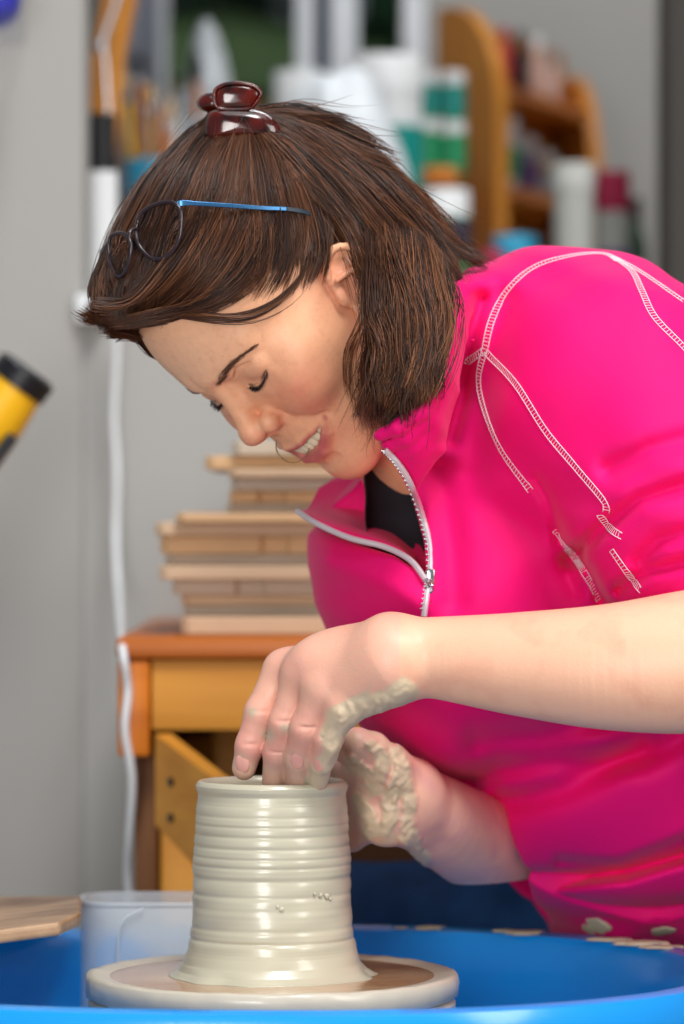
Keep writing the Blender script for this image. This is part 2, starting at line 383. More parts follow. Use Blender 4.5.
# boards
bd = [  # left px, top py, bottom py, material, right extension
    (181, 610, 635, 0), (180, 598, 609, 1), (172, 581, 597, 0), (159, 563, 580, 1), (165, 553, 563, 0), (160, 535, 552, 2), (155, 522, 536, 1),
    (176, 512, 523, 2), (227, 502, 511, 0), (229, 490, 501, 2), (231, 477, 488, 0), (228, 468, 478, 1), (205, 455, 469, 2), (232, 440, 455, 0)]
bd[0] = (181, 616, 636, 1); bd.insert(1, (183, 604, 616, 0)); bd[2] = (181, 594, 604, 1); bd[3] = (172, 579, 594, 0)
bd[4] = (159, 565, 579, 1)
poss = ['lowest of the stack, lying directly on the desk', 'second from the bottom of the stack', 'third from the bottom of the stack', 'fourth from the bottom, with a notch in its edge', 'fifth from the bottom, a pale thick one jutting left',
        'sixth from the bottom, thin and set back', 'seventh from the bottom, with a worn notch', 'eighth from the bottom, jutting furthest left of the wide lower pile', 'topmost of the wide lower pile', 'first of the narrower upper pile',
        'second of the narrower upper pile, with a dark notch', 'third of the narrower upper pile', 'fourth of the narrower upper pile', 'fifth of the upper pile, jutting left under the nose', 'topmost of the whole stack, behind the nose']
bm_ = [M_board2, M_board, mat('ware_board_warm', '#d9b184', .75, var=.2, vscale=9, bump=.35, bscale=90)]
bd.sort(key=lambda t: -t[2]); zb = dzt
for k, (lx, ty, by, mi) in enumerate(bd):
    yf = 3.20+.012*((k*7) % 4); zt = P(0, ty+.8, yf)[2]; z_ = zb+.0002; zb = max(zt, z_+.004)
    X0 = P(lx, 0, yf)[0]; W = (.30 if k < 9 else .24)+.01*(k % 3)
    mb = MB()
    out = []
    rr = .006; yb = yf+.30
    nx = P({3: 250, 6: 275, 10: 272}.get(k, 0), 0, yf)[0] if k in (3, 6, 10) else None
    pts = [(X0+rr, yf), ]
    if nx: pts += [(nx-.012, yf), (nx-.009, yf+.006), (nx+.009, yf+.006), (nx+.012, yf)]
    pts += [(X0+W-rr, yf), (X0+W, yf+rr), (X0+W, yb-rr), (X0+W-rr, yb), (X0+rr, yb), (X0, yb-rr), (X0, yf+rr)]
    mb.prism(pts, z_, zb, 'z'); o = mb.build('ware_board', bm_[mi], smooth=False)
    md = o.modifiers.new('bevel', 'BEVEL'); md.width = .0014; md.segments = 2; md.limit_method = 'ANGLE'
    tag(o, 'clay-dusted wooden ware board, '+poss[k], 'board', 'stack of ware boards on the desk')
# ------------------------------------------------------------ splash pan, wheel, pot
M_blue = mat('blue_splash_pan', '#1596ea', .22, spec=.6, coat=.3, bump=.03, bscale=12, bdist=.004)
M_slip = mat('dried_slip', '#cdbfa0', .55, bump=.4, bscale=160, bdist=.001)
M_clay = mat('wet_clay', '#bfb9a2', .3, spec=.65, coat=.35, bump=.12, bscale=55, bdist=.0008)
M_bat = mat('slip_covered_bat', '#c9c0ae', .33, spec=.6, coat=.3, bump=.25, bscale=70, bdist=.0008)
M_batt = mat('slip_on_bat_top', '#c9a582', .2, spec=.6, coat=.5, wood='#a8744e', vscale=16, bump=.5, bscale=60)
WX, WY = P(272, 0, 2.667)[0], 2.667
zr = ZC-.3025
pc = (WX+.022, WY+.0); RX, RY = .272, .2465
pw = empty('pottery_wheel', (WX, WY, 0))
prof = [(1.055, -.024), (1.06, -.010), (1.045, -.001), (1.02, .0015), (.985, -.001), (.965, -.012), (.955, -.03), (.935, -.085), (.90, -.098), (.60, -.10), (0.22, -.10),
        (.22, -.105), (.9, -.105), (.95, -.095), (.975, -.04), (1.0, -.016), (1.03, -.014), (1.045, -.022)]
vs = []; n = 128
for i in range(n):
    a = 2*math.pi*i/n; e = .97; ca = math.copysign(abs(math.cos(a))**e, math.cos(a)); sa = math.copysign(abs(math.sin(a))**e, math.sin(a))
    for r, z in prof: vs.append((pc[0]+(RX if ca > 0 else .37)*r*ca, pc[1]+RY*r*sa, zr+z))
k = len(prof); fs = [(i*k+q, ((i+1) % n)*k+q, ((i+1) % n)*k+(q+1) % k, i*k+(q+1) % k) for i in range(n) for q in range(k)]
pan = MB().add(vs, fs).build('splash_pan', M_blue, pw)
MB().lathe([(.055, zr-.30), (.055, zr-.035), (.05, zr-.03), (0, zr-.03)], (WX, WY, 0), 40).build('drive_shaft', M_steel, pw)
MB().box2((WX-.17, WY-.16, .14), (WX+.25, WY+.17, zr-.107), .02, 3).build('motor_housing', M_blk, pw)
for sx in (-.14, .22):
    for sy in (-.12, .13):
        MB().lathe([(.02, 0), (.018, .02), (.014, .03), (.014, .145)], (WX+sx, WY+sy, 0), 20).build('leg', M_steel, pw)
zt = ZC-.3075
R = .1243
def ring(prof, c, n=160, jit=0): return MB().lathe(prof, c, n)
hb = MB().lathe([(0, zt-.0285), (R*.93, zt-.0285), (R*.985, zt-.026), (R*.985, zt-.0185), (R*.96, zt-.0158)], (WX, WY, 0), 128).build('wheel_head', M_bat, pw)
tp = [(R*.972, zt-.0155), (R*.995, zt-.0135), (R*1.004, zt-.006), (R*.998, zt-.001), (R*.985, zt+.0006), (R*.95, zt+.0004), (R*.90, zt-.0004), (R*.87, zt-.0011)]
ob = MB().lathe(tp, (0, 0, 0), 220); v_ = np.array(ob.v); an = np.arctan2(v_[:, 1], v_[:, 0]); ra = np.hypot(v_[:, 0], v_[:, 1])
dz = .0003*np.sin(an*9+2*np.sin(an*4))+.0002*np.sin(an*23+1.5*np.sin(an*7)); dr_ = .00028*np.sin(an*13+3*np.sin(an*5)+v_[:, 2]*400)+.00012*np.sin(an*41+2*np.sin(an*9))
w_ = np.clip((ra/R-.88)/.08, 0, 1); k_ = (ra+dr_*w_)/ra; v_[:, 0] *= k_; v_[:, 1] *= k_; v_[:, 2] += dz*w_; ob.v = [tuple(q+np.array([WX, WY, 0])) for q in v_]
ob.f = [f for f in ob.f if len(f) == 4]
ob.build('slip_rim', M_bat, pw, auto=False)
bt = MB().lathe([(R*.90, zt-.0150), (R*.90, zt-.0012), (R*.6, zt-.0012), (0, zt-.0012)], (WX, WY, 0), 128).build('bat', M_batt, pw)
tag(pw, 'blue plastic splash pan and clay-smeared wheel head of the pottery wheel', 'pottery wheel')
# smears of slip on the pan rim (parts)
def blob(name, x, y, z, r, m, parent, seed, fl=.25, nrm=None):
    R_ = random.Random(seed); n = 22; vs = [(0, 0, r*fl)]
    rad = [r*(.6+.55*R_.random()) for _ in range(n)]; rad = [(rad[i-1]+rad[i]*2+rad[(i+1) % n])/4 for i in range(n)]
    asp = .6
    for s_, h in ((.55, .9), (.88, .6), (1.0, -.35)):
        for i in range(n):
            a = 2*math.pi*i/n; vs.append((rad[i]*s_*math.cos(a), rad[i]*s_*(asp if nrm is None else .95)*math.sin(a), r*fl*h))
    fs = [(0, 1+i, 1+(i+1) % n) for i in range(n)]
    for q in range(2): fs += [(1+q*n+i, 1+(q+1)*n+i, 1+(q+1)*n+(i+1) % n, 1+q*n+(i+1) % n) for i in range(n)]
    Q = Matrix.Identity(3) if nrm is None else Vector((0, 0, 1)).rotation_difference(Vector(nrm)).to_matrix()
    vs = [Q @ Vector(v)+Vector((x, y, z)) for v in vs]
    return MB().add(vs, fs).build(name, m, parent)
def rimpt(px, side=1, rr=1.02):
    # point on rim whose image column is px
    best = None
    for i in range(2000):
        a = math.pi*i/2000*side; e = .97; ca = math.copysign(abs(math.cos(a))**e, math.cos(a)); sa = math.copysign(abs(math.sin(a))**e, math.sin(a))
        x = pc[0]+RX*rr*ca; y = pc[1]+RY*rr*sa; q = abs(342+4000*x/y-px)
        if best is None or q < best[0]: best = (q, x, y)
    return best[1], best[2]
for i, (px, r) in enumerate([(400, .006), (432, .013), (426, .010), (505, .010), (522, .016), (530, .013), (601, .012), (618, .014), (632, .017), (646, .019), (656, .012), (668, .013)]):
    x, y = rimpt(px, 1, 1.015 if i % 2 else .99); blob('slip_splash', x, y, zr+.0005, r, M_slip, pw, i, .12)
# pot
pt = []
zrim = ZC-SZ(782-512, WY); H = zrim-(zt-.0012)
keys = [(1.0, 74.5), (.985, 76.3), (.965, 75.6), (.94, 73.6), (.90, 74.8), (.80, 77), (.70, 78), (.60, 79), (.50, 79), (.40, 79.5), (.30, 80.5), (.20, 82.5), (.12, 85), (.07, 88.5), (.03, 94), (.008, 100), (0, 104)]
kt = np.array([a for a, b in keys][::-1]); kr = np.array([b for a, b in keys][::-1])
NP = 260
for i in range(NP+1):
    t = i/NP; r = np.interp(t, kt, kr)
    if .08 < t < .95:
        ph = t*15.5+.45*math.sin(t*9)+.12*math.sin(t*31); fr_ = (ph % 1)
        g = -(.35+.65*abs(math.sin(int(ph)*2.3+1)))*math.exp(-((fr_-.5)/.19)**2)+.05*math.sin(t*190)+.5*math.sin(t*23)*.5
        r += g*(.95 if .15 < t < .9 else .5)
    pt.append((SZ(r, WY), zt-.0012+H*t))
inner = [(SZ(72.5, WY), zrim+.0012), (SZ(69.5, WY), zrim+.0008), (SZ(68, WY), zrim-.003), (SZ(67.5, WY), zrim-.02), (SZ(68, WY), zrim-.09), (SZ(60, WY), zt+.012), (0, zt+.010)]
prof = [(0, zt-.0010)]+pt+inner
potv = []; n = 180; rr = np.random.default_rng(3)
pot = MB().lathe(prof, (0, 0, 0), n)
vs = np.array(pot.v); ang = np.arctan2(vs[:, 1], vs[:, 0]); rad_ = np.hypot(vs[:, 0], vs[:, 1]); tt = (vs[:, 2]-zt)/H
w_ = np.where(rad_ > .046, 1, 0)*np.clip(1.2-tt, 0, 1)
dr = (.0004*np.sin(ang*2+tt*15)+.00025*np.sin(ang*5-tt*40+1))*w_
fl = np.where((tt < .05) & (rad_ > .055), .0016*np.sin(ang*7+np.sin(ang*3)*2)*(1-tt/.05), 0)
k_ = (rad_+dr+fl)/np.maximum(rad_, 1e-6); vs[:, 0] *= k_; vs[:, 1] *= k_
pot.v = [tuple(v) for v in vs+np.array([WX, WY, 0])]
pv = pot.build('clay_pot', M_clay, auto=False)
pe = pv; tag(pe, 'freshly thrown grey clay cylinder with ribbed walls standing on the wheel', 'pot')
for i, (px, py, r) in enumerate([(322, 895, .0012), (328, 896, .0016), (316, 894, .0009), (283, 909, .0014), (279, 907, .001), (331, 899, .001)]):
    R_ = SZ(80, WY); xx = (px-272)*WY/4000; yy = -math.sqrt(max(R_*R_-xx*xx, 0))
    nr = Vector((xx, yy, 0)).normalized(); blob('clay_crumb', WX+xx+nr.x*-.0006, WY+yy, P(0, py, WY+yy)[2], r*1.4, M_clay, pe, 90+i, .6, nr)
# ring of soft slip at the base of the pot, part of the wheel's bat
# water tub
tb = empty('water_tub', (P(78, 0, 2.83)[0]+.1, 2.87, 0))
M_tub = mat('translucent_plastic', '#e2e8ea', .25, trans=.25, ior=1.15, alpha=.5)
tx0 = P(78, 0, 2.81)[0]; tx1 = tx0+.17; ty0, ty1 = 2.812, 2.895; tz0 = zr-.098; tz1 = ZC-.2745
def rrect(x0, x1, y0, y1, r, n=8):
    pts = []
    for (cx, cy, a0) in ((x1-r, y1-r, 0), (x0+r, y1-r, 90), (x0+r, y0+r, 180), (x1-r, y0+r, 270)):
        for i in range(n+1):
            a = math.radians(a0+90*i/n); pts.append((cx+r*math.cos(a), cy+r*math.sin(a)))
    return pts
lv = [(.004, 0, .02), (0, .006, .025), (0, tz1-tz0-.004, .028), (-.002, tz1-tz0-.002, .03), (-.002, tz1-tz0, .03), (.0022, tz1-tz0, .026), (.0024, tz1-tz0-.006, .026), (.0028, .01, .023), (.006, .0028, .02)]
vs = []; fs = []
for ins, z, r in lv:
    for x, y in rrect(tx0+ins, tx1-ins, ty0+ins, ty1-ins, r): vs.append((x, y, tz0+z))
m_ = 36
for q in range(len(lv)-1): fs += [(q*m_+i, q*m_+(i+1) % m_, (q+1)*m_+(i+1) % m_, (q+1)*m_+i) for i in range(m_)]
fs += [tuple(range(m_))[::-1], tuple((len(lv)-1)*m_+i for i in range(m_))]
MB().add(vs, fs).build('tub_wall', M_tub, tb)
tag(tb, 'translucent plastic water tub in the splash pan behind the wheel head', 'tub')
hx = P(118, 0, 2.805)[0]
MB().tube(spline([(hx, 2.809, tz0+.02), (hx, 2.808, tz1-.03), (hx+.004, 2.808, tz1-.012), (hx+.018, 2.809, tz1-.004)], 20), .0012, 8).build('moulded_rib', M_tub, tb)
# wooden board resting on the pan at the left
wb = [(-10, 893), (82, 897), (82, 912), (-10, 945)]
Yb_ = 2.62
v0 = [P(-140, 897, 2.92), P(82, 896, 2.86), P(81, 911, 2.60), P(60, 922, 2.535), P(-140, 948, 2.50)]
lo_ = [q-np.array([0, 0, .009]) for q in v0]
n5 = 5
o = MB().add([*v0, *lo_], [tuple(range(n5)), tuple(range(2*n5-1, n5-1, -1))]+[(i, i+n5, (i+1) % n5+n5, (i+1) % n5) for i in range(n5)]).build('splash_board', mat('wet_plywood', '#b3906f', .35, wood='#6b4a33', vscale=14, bump=.6, bscale=60, spec=.6), smooth=False)
md = o.modifiers.new('bevel', 'BEVEL'); md.width = .003; md.segments = 3
tag(o, 'worn brown plywood board with clay residue resting on the left rim of the pan', 'board')
# ------------------------------------------------------------ shelf unit with arched ends, bottles
YS = 4.75
sh = empty('shelf_unit', (P(470, 0, YS)[0], YS, ZS))
def arch(px0, px1, pyt, Y0, Y1, th, m, name):
    """upright panel with a rounded top, wide in y-z seen obliquely"""
sx0, sx1 = P(436, 0, 4.62)[0], P(494, 0, 4.62)[0]
def arched_panel(x0, y0, x1, y1, ztop, th, name, m):
    # panel spans plan line (x0,y0)-(x1,y1); right shoulder rounded
    d = Vector((x1-x0, y1-y0, 0)); L = d.length; d.normalize(); nrm = Vector((-d.y, d.x, 0)); pts = [(0, ZS+.001), (L, ZS+.001)]
    r = L*.85
    for i in range(13):
        a = math.radians(90*i/12); pts.append((L-r+r*math.cos(a), ztop-r+r*math.sin(a)))
    pts.append((0, ztop))
    vs = [Vector((x0, y0, 0))+d*a+Vector((0, 0, b)) for a, b in pts]; k = len(vs); vs += [v+nrm*th for v in vs]
    fs = [tuple(range(k)), tuple(range(2*k-1, k-1, -1))]+[(i, i+k, (i+1) % k+k, (i+1) % k) for i in range(k)]
    return MB().add(vs, fs).build(name, m, sh)
A0 = P(437, 0, 4.74); A1 = P(496, 0, 4.60); ztA = P(0, 1, 4.65)[2]
B0 = P(560, 0, 5.12); B1 = P(590, 0, 4.95); ztB = P(0, 42, 5.0)[2]
arched_panel(A0[0], A0[1], A1[0], A1[1], ztA, .016, 'side_panel', M_oakv)
arched_panel(B0[0], B0[1], B1[0], B1[1], ztA-.04, .016, 'side_panel', M_oakv)
for py, nm in ((108, 'shelf'), (206, 'shelf')):
    z = P(0, py, 4.8)[2]
    q = [Vector((A0[0], A0[1], z)), Vector((A1[0]-.004, A1[1]+.02, z)), Vector((B1[0], B1[1], z)), Vector((B0[0], B0[1], z))]
    MB().add(q+[v+Vector((0, 0, .014)) for v in q], [(3, 2, 1, 0), (4, 5, 6, 7), (0, 1, 5, 4), (1, 2, 6, 5), (2, 3, 7, 6), (3, 0, 4, 7)]).build(nm, M_oak, sh, smooth=False)
q = [Vector((A0[0], A0[1]-.0, ZS+.001)), Vector((B0[0], B0[1], ZS+.001)), Vector((B0[0], B0[1], ztB)), Vector((A0[0], A0[1], ztA))]
MB().add(q+[v+Vector((.005, .012, 0)) for v in q], [(0, 1, 2, 3), (7, 6, 5, 4), (0, 4, 5, 1), (1, 5, 6, 2), (2, 6, 7, 3), (3, 7, 4, 0)]).build('back_board', M_oakv, sh, smooth=False)
# lower left bracket shelf carrying green tubs
zl = P(0, 172, 4.7)[2]
tag(sh, 'orange wooden shelf unit with rounded side panels standing on the alcove counter', 'shelf unit')
cs = empty('counter_shelf', tuple(P(430, 178, 4.56)))
MB().box2((P(395, 0, 4.56)[0], 4.49, P(0, 190, 4.56)[2]), (P(436, 0, 4.56)[0]+.022, 4.655, P(0, 172, 4.56)[2]), .003).build('shelf_board', M_oak, cs)
for xx in (P(396, 0, 4.56)[0], P(436, 0, 4.56)[0]+.005):
    MB().box2((xx, 4.51, ZS), (xx+.012, 4.64, P(0, 190, 4.56)[2]-.0002), .001).build('support', M_oakv, cs)
tag(cs, 'small low wooden riser shelf in front of the shelf unit, carrying green pots', 'shelf')
def jar(name, px, pyt, pyb, wpx, Y, body, lid, band=None, bandf=(.2, .6), lidh=.16, zbase=None, label='', cat='tub', group=None, neck=0):
    c = P(px, 0, Y); zt_ = P(0, pyt, Y)[2]; zb_ = P(0, pyb, Y)[2] if zbase is None else zbase; h = zt_-zb_; r = SZ(wpx/2, Y)
    e = empty(name, (c[0], Y, zb_))
    if neck: prof = [(0, 0), (r*.95, 0), (r, .006), (r, h*(1-lidh-.22)), (r*.9, h*(1-lidh-.12)), (r*.5, h*(1-lidh-.02)), (r*.5, h*(1-lidh)), (0, h*(1-lidh))]
    else: prof = [(0, 0), (r*.9, 0), (r*.93, .004), (r*.97, h*(1-lidh)), (0, h*(1-lidh))]
    MB().lathe(prof, (c[0], Y, zb_), 32).build('container', body, e)
    rl = r*(.52 if neck else 1.02)
    MB().lathe([(0, h*(1-lidh)+.0003), (rl, h*(1-lidh)+.0003), (rl, h-.004), (rl*.95, h), (0, h)], (c[0], Y, zb_), 32).build('lid', lid, e)
    if band:
        MB().lathe([(r*.965, h*bandf[0]), (r*.99+.001, h*bandf[0]), (r*1.0+.0012, h*bandf[1]), (r*.975, h*bandf[1]), (r*.965, h*bandf[0])], (c[0], Y, zb_), 32).build('label_band', band, e)
    tag(e, label, cat, group); return e
# tall white tubs in the middle
jar('glaze_tub', 386, 57, 205, 74, 4.45, M_white, M_white, M_teal, (.45, .74), .14, ZS, 'large white glaze tub with a teal band, behind the flying hair', 'tub')
jar('glaze_tub', 300, 72, 205, 52, 4.55, M_white, M_white, None, (.2, .6), .14, ZS, 'white lidded tub standing left of the teal-banded tub', 'tub')
jar('glaze_tub', 436, 72, 172, 40, 4.66, M_green, M_white, M_teal, (.55, .95), .12, P(0, 172, 4.56)[2]+.0002, 'green tub with a white lid on the small riser shelf', 'tub') if 0 else None
jar('glaze_jar', 425, 120, 172, 30, 4.545, M_green, M_white, M_green, (.1, .7), .24, P(0, 172, 4.56)[2]+.0003, 'green jar with white lid on the riser shelf, lower one at the left', 'jar')
jar('glaze_jar', 453, 122, 172, 26, 4.60, M_green, M_white, M_green, (.1, .7), .24, P(0, 172, 4.56)[2]+.0003, 'green jar with white lid on the riser shelf, lower one at the right', 'jar')
for px, w, yy, l in ((425, 28, 4.545, 'green jar stacked on the left lower jar of the riser shelf'), (453, 24, 4.60, 'green jar stacked on the right lower jar of the riser shelf')):
    jar('glaze_jar', px, 72, 118, w, yy, M_green, M_white, M_teal, (.1, .7), .26, P(0, 120 if yy == 4.545 else 122, yy)[2]+.0003, l, 'jar')
jar('glaze_tub', 445, 190, 262, 48, 4.40, M_green, M_white, M_navy, (.56, .78), .2, ZS, 'green tub with navy band and white lid low beside the hair', 'tub')
# bag
bv = MB(); 
def film(name, c, r, seed, label, cat, amp=.25):
    R_ = np.random.default_rng(seed); s_ = MB().sphere((0, 0, 0), 1, None, 40, 26)
    v = np.array(s_.v); w = np.zeros(len(v))
    for k_ in range(9):
        d = R_.normal(size=3); w += np.abs(np.sin(v @ d*2.2+R_.random()*6))*.18
    v = v*(1+amp*(w-.7))[:, None]*np.array(r); lowest = v[:, 2].min(); v[:, 2] = np.maximum(v[:, 2], -r[2]*.75)
    s_.v = [tuple(q+np.array(c)) for q in v]; o = s_.build(name, M_bag, auto=False); return tag(o, label, cat)
c = P(210, 75, 4.75); film('plastic_bag', (c[0], 4.75, ZS+.75*.205+.001), (.036, .05, .205), 5, 'crumpled white plastic bag standing among the brushes by the window', 'bag')
c = P(338, 120, 4.25); film('plastic_bag', (c[0], 4.25, ZS+.75*.142+.001), (.074, .05, .142), 8, 'large crumpled white plastic bag just behind the hair, in front of the tubs', 'bag')
# bottles on the shelf unit
zs1 = P(0, 108, 4.8)[2]+.0145; zs2 = P(0, 206, 4.8)[2]+.0145
for k, (px, h, w, Y, b, l, lab) in enumerate([(504, .075, 17, 4.74, M_red, M_red, 'red bottle on the upper shelf, next to the near side panel'), (521, .078, 17, 4.80, M_blk, M_blk, 'black bottle on the upper shelf, right of the red one'),
        (537, .080, 18, 4.88, mat('pale_pink_plastic', '#c6a496', .45), M_white, 'pale bottle on the upper shelf, right of the black one'), (552, .068, 17, 4.95, mat('pale_pink_plastic', '', .4), M_grey, 'pale bottle with grey cap at the far end of the upper shelf')]):
    zz = zs1; c = P(px, 0, Y); r = SZ(w/2, Y)
    e = empty('glaze_bottle', (c[0], Y, zz))
    MB().lathe([(0, 0), (r, 0), (r, h*.62), (r*.5, h*.76), (r*.45, h*.8), (0, h*.8)], (c[0], Y, zz), 24).build('bottle', b, e)
    MB().lathe([(0, h*.8+.0002), (r*.55, h*.8+.0002), (r*.5, h), (0, h)], (c[0], Y, zz), 24).build('cap', l, e)
    tag(e, lab, 'bottle', 'bottles on the upper shelf')
for k, (px, h, w, Y, b, bd_, lab) in enumerate([(506, .085, 24, 4.74, M_white, M_green, 'white tub with green band on the middle shelf beside the near panel'), (526, .072, 20, 4.84, M_grey, M_purple, 'grey tub with purple band on the middle shelf'),
        (545, .062, 20, 4.93, mat('ochre_plastic', '#b79a5a', .5), M_grey, 'small ochre tub at the far end of the middle shelf')]):
    jar('glaze_tub', px, P(0, 0, 1)[0]*0+0, 0, w, Y, b, M_white, bd_, (.2, .6), .2, None, lab, 'tub') if 0 else None
    c = P(px, 0, Y); pyt = 512-(zs2+h-ZC)*4000/Y
    jar('glaze_tub', px, pyt, 0, w, Y, b, M_white, bd_, (.15, .6), .22, zs2, lab, 'tub', 'tubs on the middle shelf')
for k, (px, h, w, Y, b, bd_, lab) in enumerate([(502, .040, 18, 4.64, M_white, M_green, 'small white and green jar under the shelves, beside the near panel'), (520, .045, 18, 4.72, M_grey, M_green, 'small grey and green jar under the shelves'),
        (536, .045, 18, 4.82, M_purple, M_grey, 'small purple jar under the shelves')]):
    c = P(px, 0, Y); pyt = 512-(ZS+.055+h-ZC)*4000/Y
    jar('glaze_jar', px, pyt, 0, w, Y, b, M_white, bd_, (.15, .6), .22, ZS, lab, 'jar', 'jars under the shelves')
jar('glaze_tub', 516, 236, 0, 46, 4.42, M_cyan, M_cyan, M_teal, (.2, .7), .2, ZS, 'low teal-blue tub in front of the shelf unit', 'tub')
jar('glaze_tub', 492, 250, 0, 24, 4.30, M_crim, M_crim, None, (.2, .7), .2, ZS, 'low crimson tub just above the pink collar', 'tub')
jar('glaze_bottle', 574, 164, 0, 42, 4.35, mat('pale_grey_plastic', '#a9aaa4', .55), mat('dull_white_plastic', '#b9bab4', .5), M_grey, (.1, .45), .16, ZS, 'large white bottle with rounded cap right of the shelf unit', 'bottle', None)
jar('glaze_bottle', 612, 172, 0, 36, 4.5, mat('pale_grey_plastic', '', .5), M_crim, M_purple, (.1, .5), .25, ZS, 'white bottle with crimson cap near the wall corner', 'bottle', None)
jar('glaze_bottle', 636, 198, 0, 22, 4.62, mat('dark_green_plastic', '#35513f', .5), M_blk, M_purple, (.1, .5), .18, ZS, 'thin dark green bottle beside the crimson-capped one', 'bottle', None, 1)
# left of the alcove: roller/tube, brushes, paddle
ct = empty('capped_tube', (P(101, 0, 3.86)[0], 3.86, ZS))
r = SZ(17, 3.86); c = P(101, 0, 3.86); zA = P(0, 172, 3.86)[2]; zB = P(0, 114, 3.86)[2]
MB().lathe([(0, .0005), (r*.95, .0005), (r*.95, .006), (0, .006)], (c[0], 3.86, ZS), 28).build('black_foot', M_blk, ct)
MB().lathe([(0, ZS+.0062), (r, ZS+.0062), (r, zA), (0, zA)], (c[0], 3.86, 0), 32).build('tube_body', M_white, ct)
MB().lathe([(0, zA+.0002), (r*.92, zA+.0002), (r*.88, zB), (0, zB)], (c[0], 3.86, 0), 32).build('black_cap', M_blk, ct)
tag(ct, 'tall white tube with a black cap standing at the edge of the wall opening', 'tube')
pd_ = [P(84, 118, 4.0), P(110, 118, 4.0), P(137, 0, 4.0), P(140, -60, 4.0), P(110, -60, 4.0), P(92, 0, 4.0)]
pz = 512+(ZC-ZS)*4000/4.05
pd_ = [P(86, pz, 4.05), P(106, pz, 4.05), P(124, 60, 4.05), P(142, -30, 4.05), P(108, -30, 4.05), P(92, 60, 4.05)]
vs = [Vector(q) for q in pd_]+[Vector(q)+Vector((0, .012, 0)) for q in pd_]; k = 6
o = MB().add(vs, [tuple(range(k)), tuple(range(2*k-1, k-1, -1))]+[(i, i+k, (i+1) % k+k, (i+1) % k) for i in range(k)]).build('wooden_paddle', M_oakv, smooth=False)
tag(o, 'orange-brown wooden paddle leaning behind the black-capped tube', 'paddle')
sc_ = empty('metal_scraper', tuple(P(113, 45, 4.02)))
MB().tube([P(118, 512+(ZC-ZS)*4000/3.98, 3.98), P(108, 110, 4.0), P(104, 45, 4.0)], .0022, 8).tube([P(102, 45, 4.0), P(122, -15, 4.02)], .0035, 10).build('shaft', M_steel, sc_)
MB().sphere(P(101, 47, 4.0), (.006, .004, .006)).build('knob', M_steel, sc_)
tag(sc_, 'shiny steel tool lying against the wooden paddle', 'tool')
bp_ = empty('brush_pot', (P(152, 0, 4.4)[0], 4.4, ZS))
c = P(152, 0, 4.4); r = SZ(26, 4.4); hz = P(0, 160, 4.4)[2]-ZS
MB().lathe([(0, .001), (r*.9, .001), (r, hz), (r*.93, hz), (r*.84, .006), (0, .006)], (c[0], 4.4, ZS), 32).build('pot_wall', M_cyan, bp_)
tag(bp_, 'light blue pot holding the paint brushes on the windowsill', 'pot')
BR = [((-14, 0), (128, 80), M_yel, M_tan, 5, 'brush with yellow handle leaning left in the blue pot'), ((-6, 4), (140, 62), M_oak, M_blk, 8, 'brush with broad black bristles upright in the blue pot'),
      ((2, -4), (150, 92), M_tan, M_tan, 7, 'pale bristled brush in the middle of the blue pot'), ((8, 5), (160, 85), M_oak, M_grey, 5, 'thin brush with grey tip in the blue pot'),
      ((14, 0), (178, 98), M_white, M_grey, 6, 'white handled tool leaning right in the blue pot'), ((10, -6), (168, 108), M_oak, M_tan, 6, 'short wooden brush leaning right in the blue pot')]
for (dx, dy), (tx, ty), mh, mb_, w, lab in BR:
    a = Vector((c[0]+SZ(dx, 4.4)*.5, 4.4+dy*.002, ZS+.0075)); b = Vector(P(tx, ty+22, 4.4+dy*.003)); t = Vector(P(tx+(tx-152)*.15, ty-8, 4.4+dy*.003))
    e = empty('paint_brush', a)
    MB().tube([a, (a+b)/2, b], [.003, .0045, .0035], 10).build('handle', mh, e)
    m2 = b+(t-b)*.3; MB().tube([b, m2], [.0042, SZ(w/2, 4.4)*1.1], 12).build('ferrule', M_steel, e)
    MB().tube([m2, m2+(t-m2)*.6, t], [SZ(w/2, 4.4), SZ(w*.75, 4.4), SZ(w*.3, 4.4)], 12).build('bristles', mb_, e)
    tag(e, lab, 'brush', 'brushes in the blue pot')
b2_ = empty('brush_pot', (P(200, 0, 4.5)[0], 4.5, ZS)); c = P(200, 0, 4.5); r = SZ(20, 4.5); hz = P(0, 120, 4.5)[2]-ZS
MB().lathe([(0, .001), (r*.9, .001), (r, hz), (r*.93, hz), (r*.84, .006), (0, .006)], (c[0], 4.5, ZS), 32).build('pot_wall', mat('frosted_cup', '#dfe8ee', .2, trans=.4), b2_)
tag(b2_, 'frosted cup with one black-tipped brush, left of the plastic bag', 'cup')
e = empty('paint_brush', (c[0], 4.5, ZS+.008)); a = Vector((c[0]-.002, 4.5, ZS+.0075)); b = Vector(P(197, 82, 4.5)); t = Vector(P(196, 52, 4.5))
MB().tube([a, b], [.003, .004], 10).build('handle', M_oak, e); MB().tube([b, b+(t-b)*.5, t], [.005, .0075, .003], 12).build('bristles', M_blk, e)
tag(e, 'brush with black bristles standing alone in the frosted cup', 'brush')
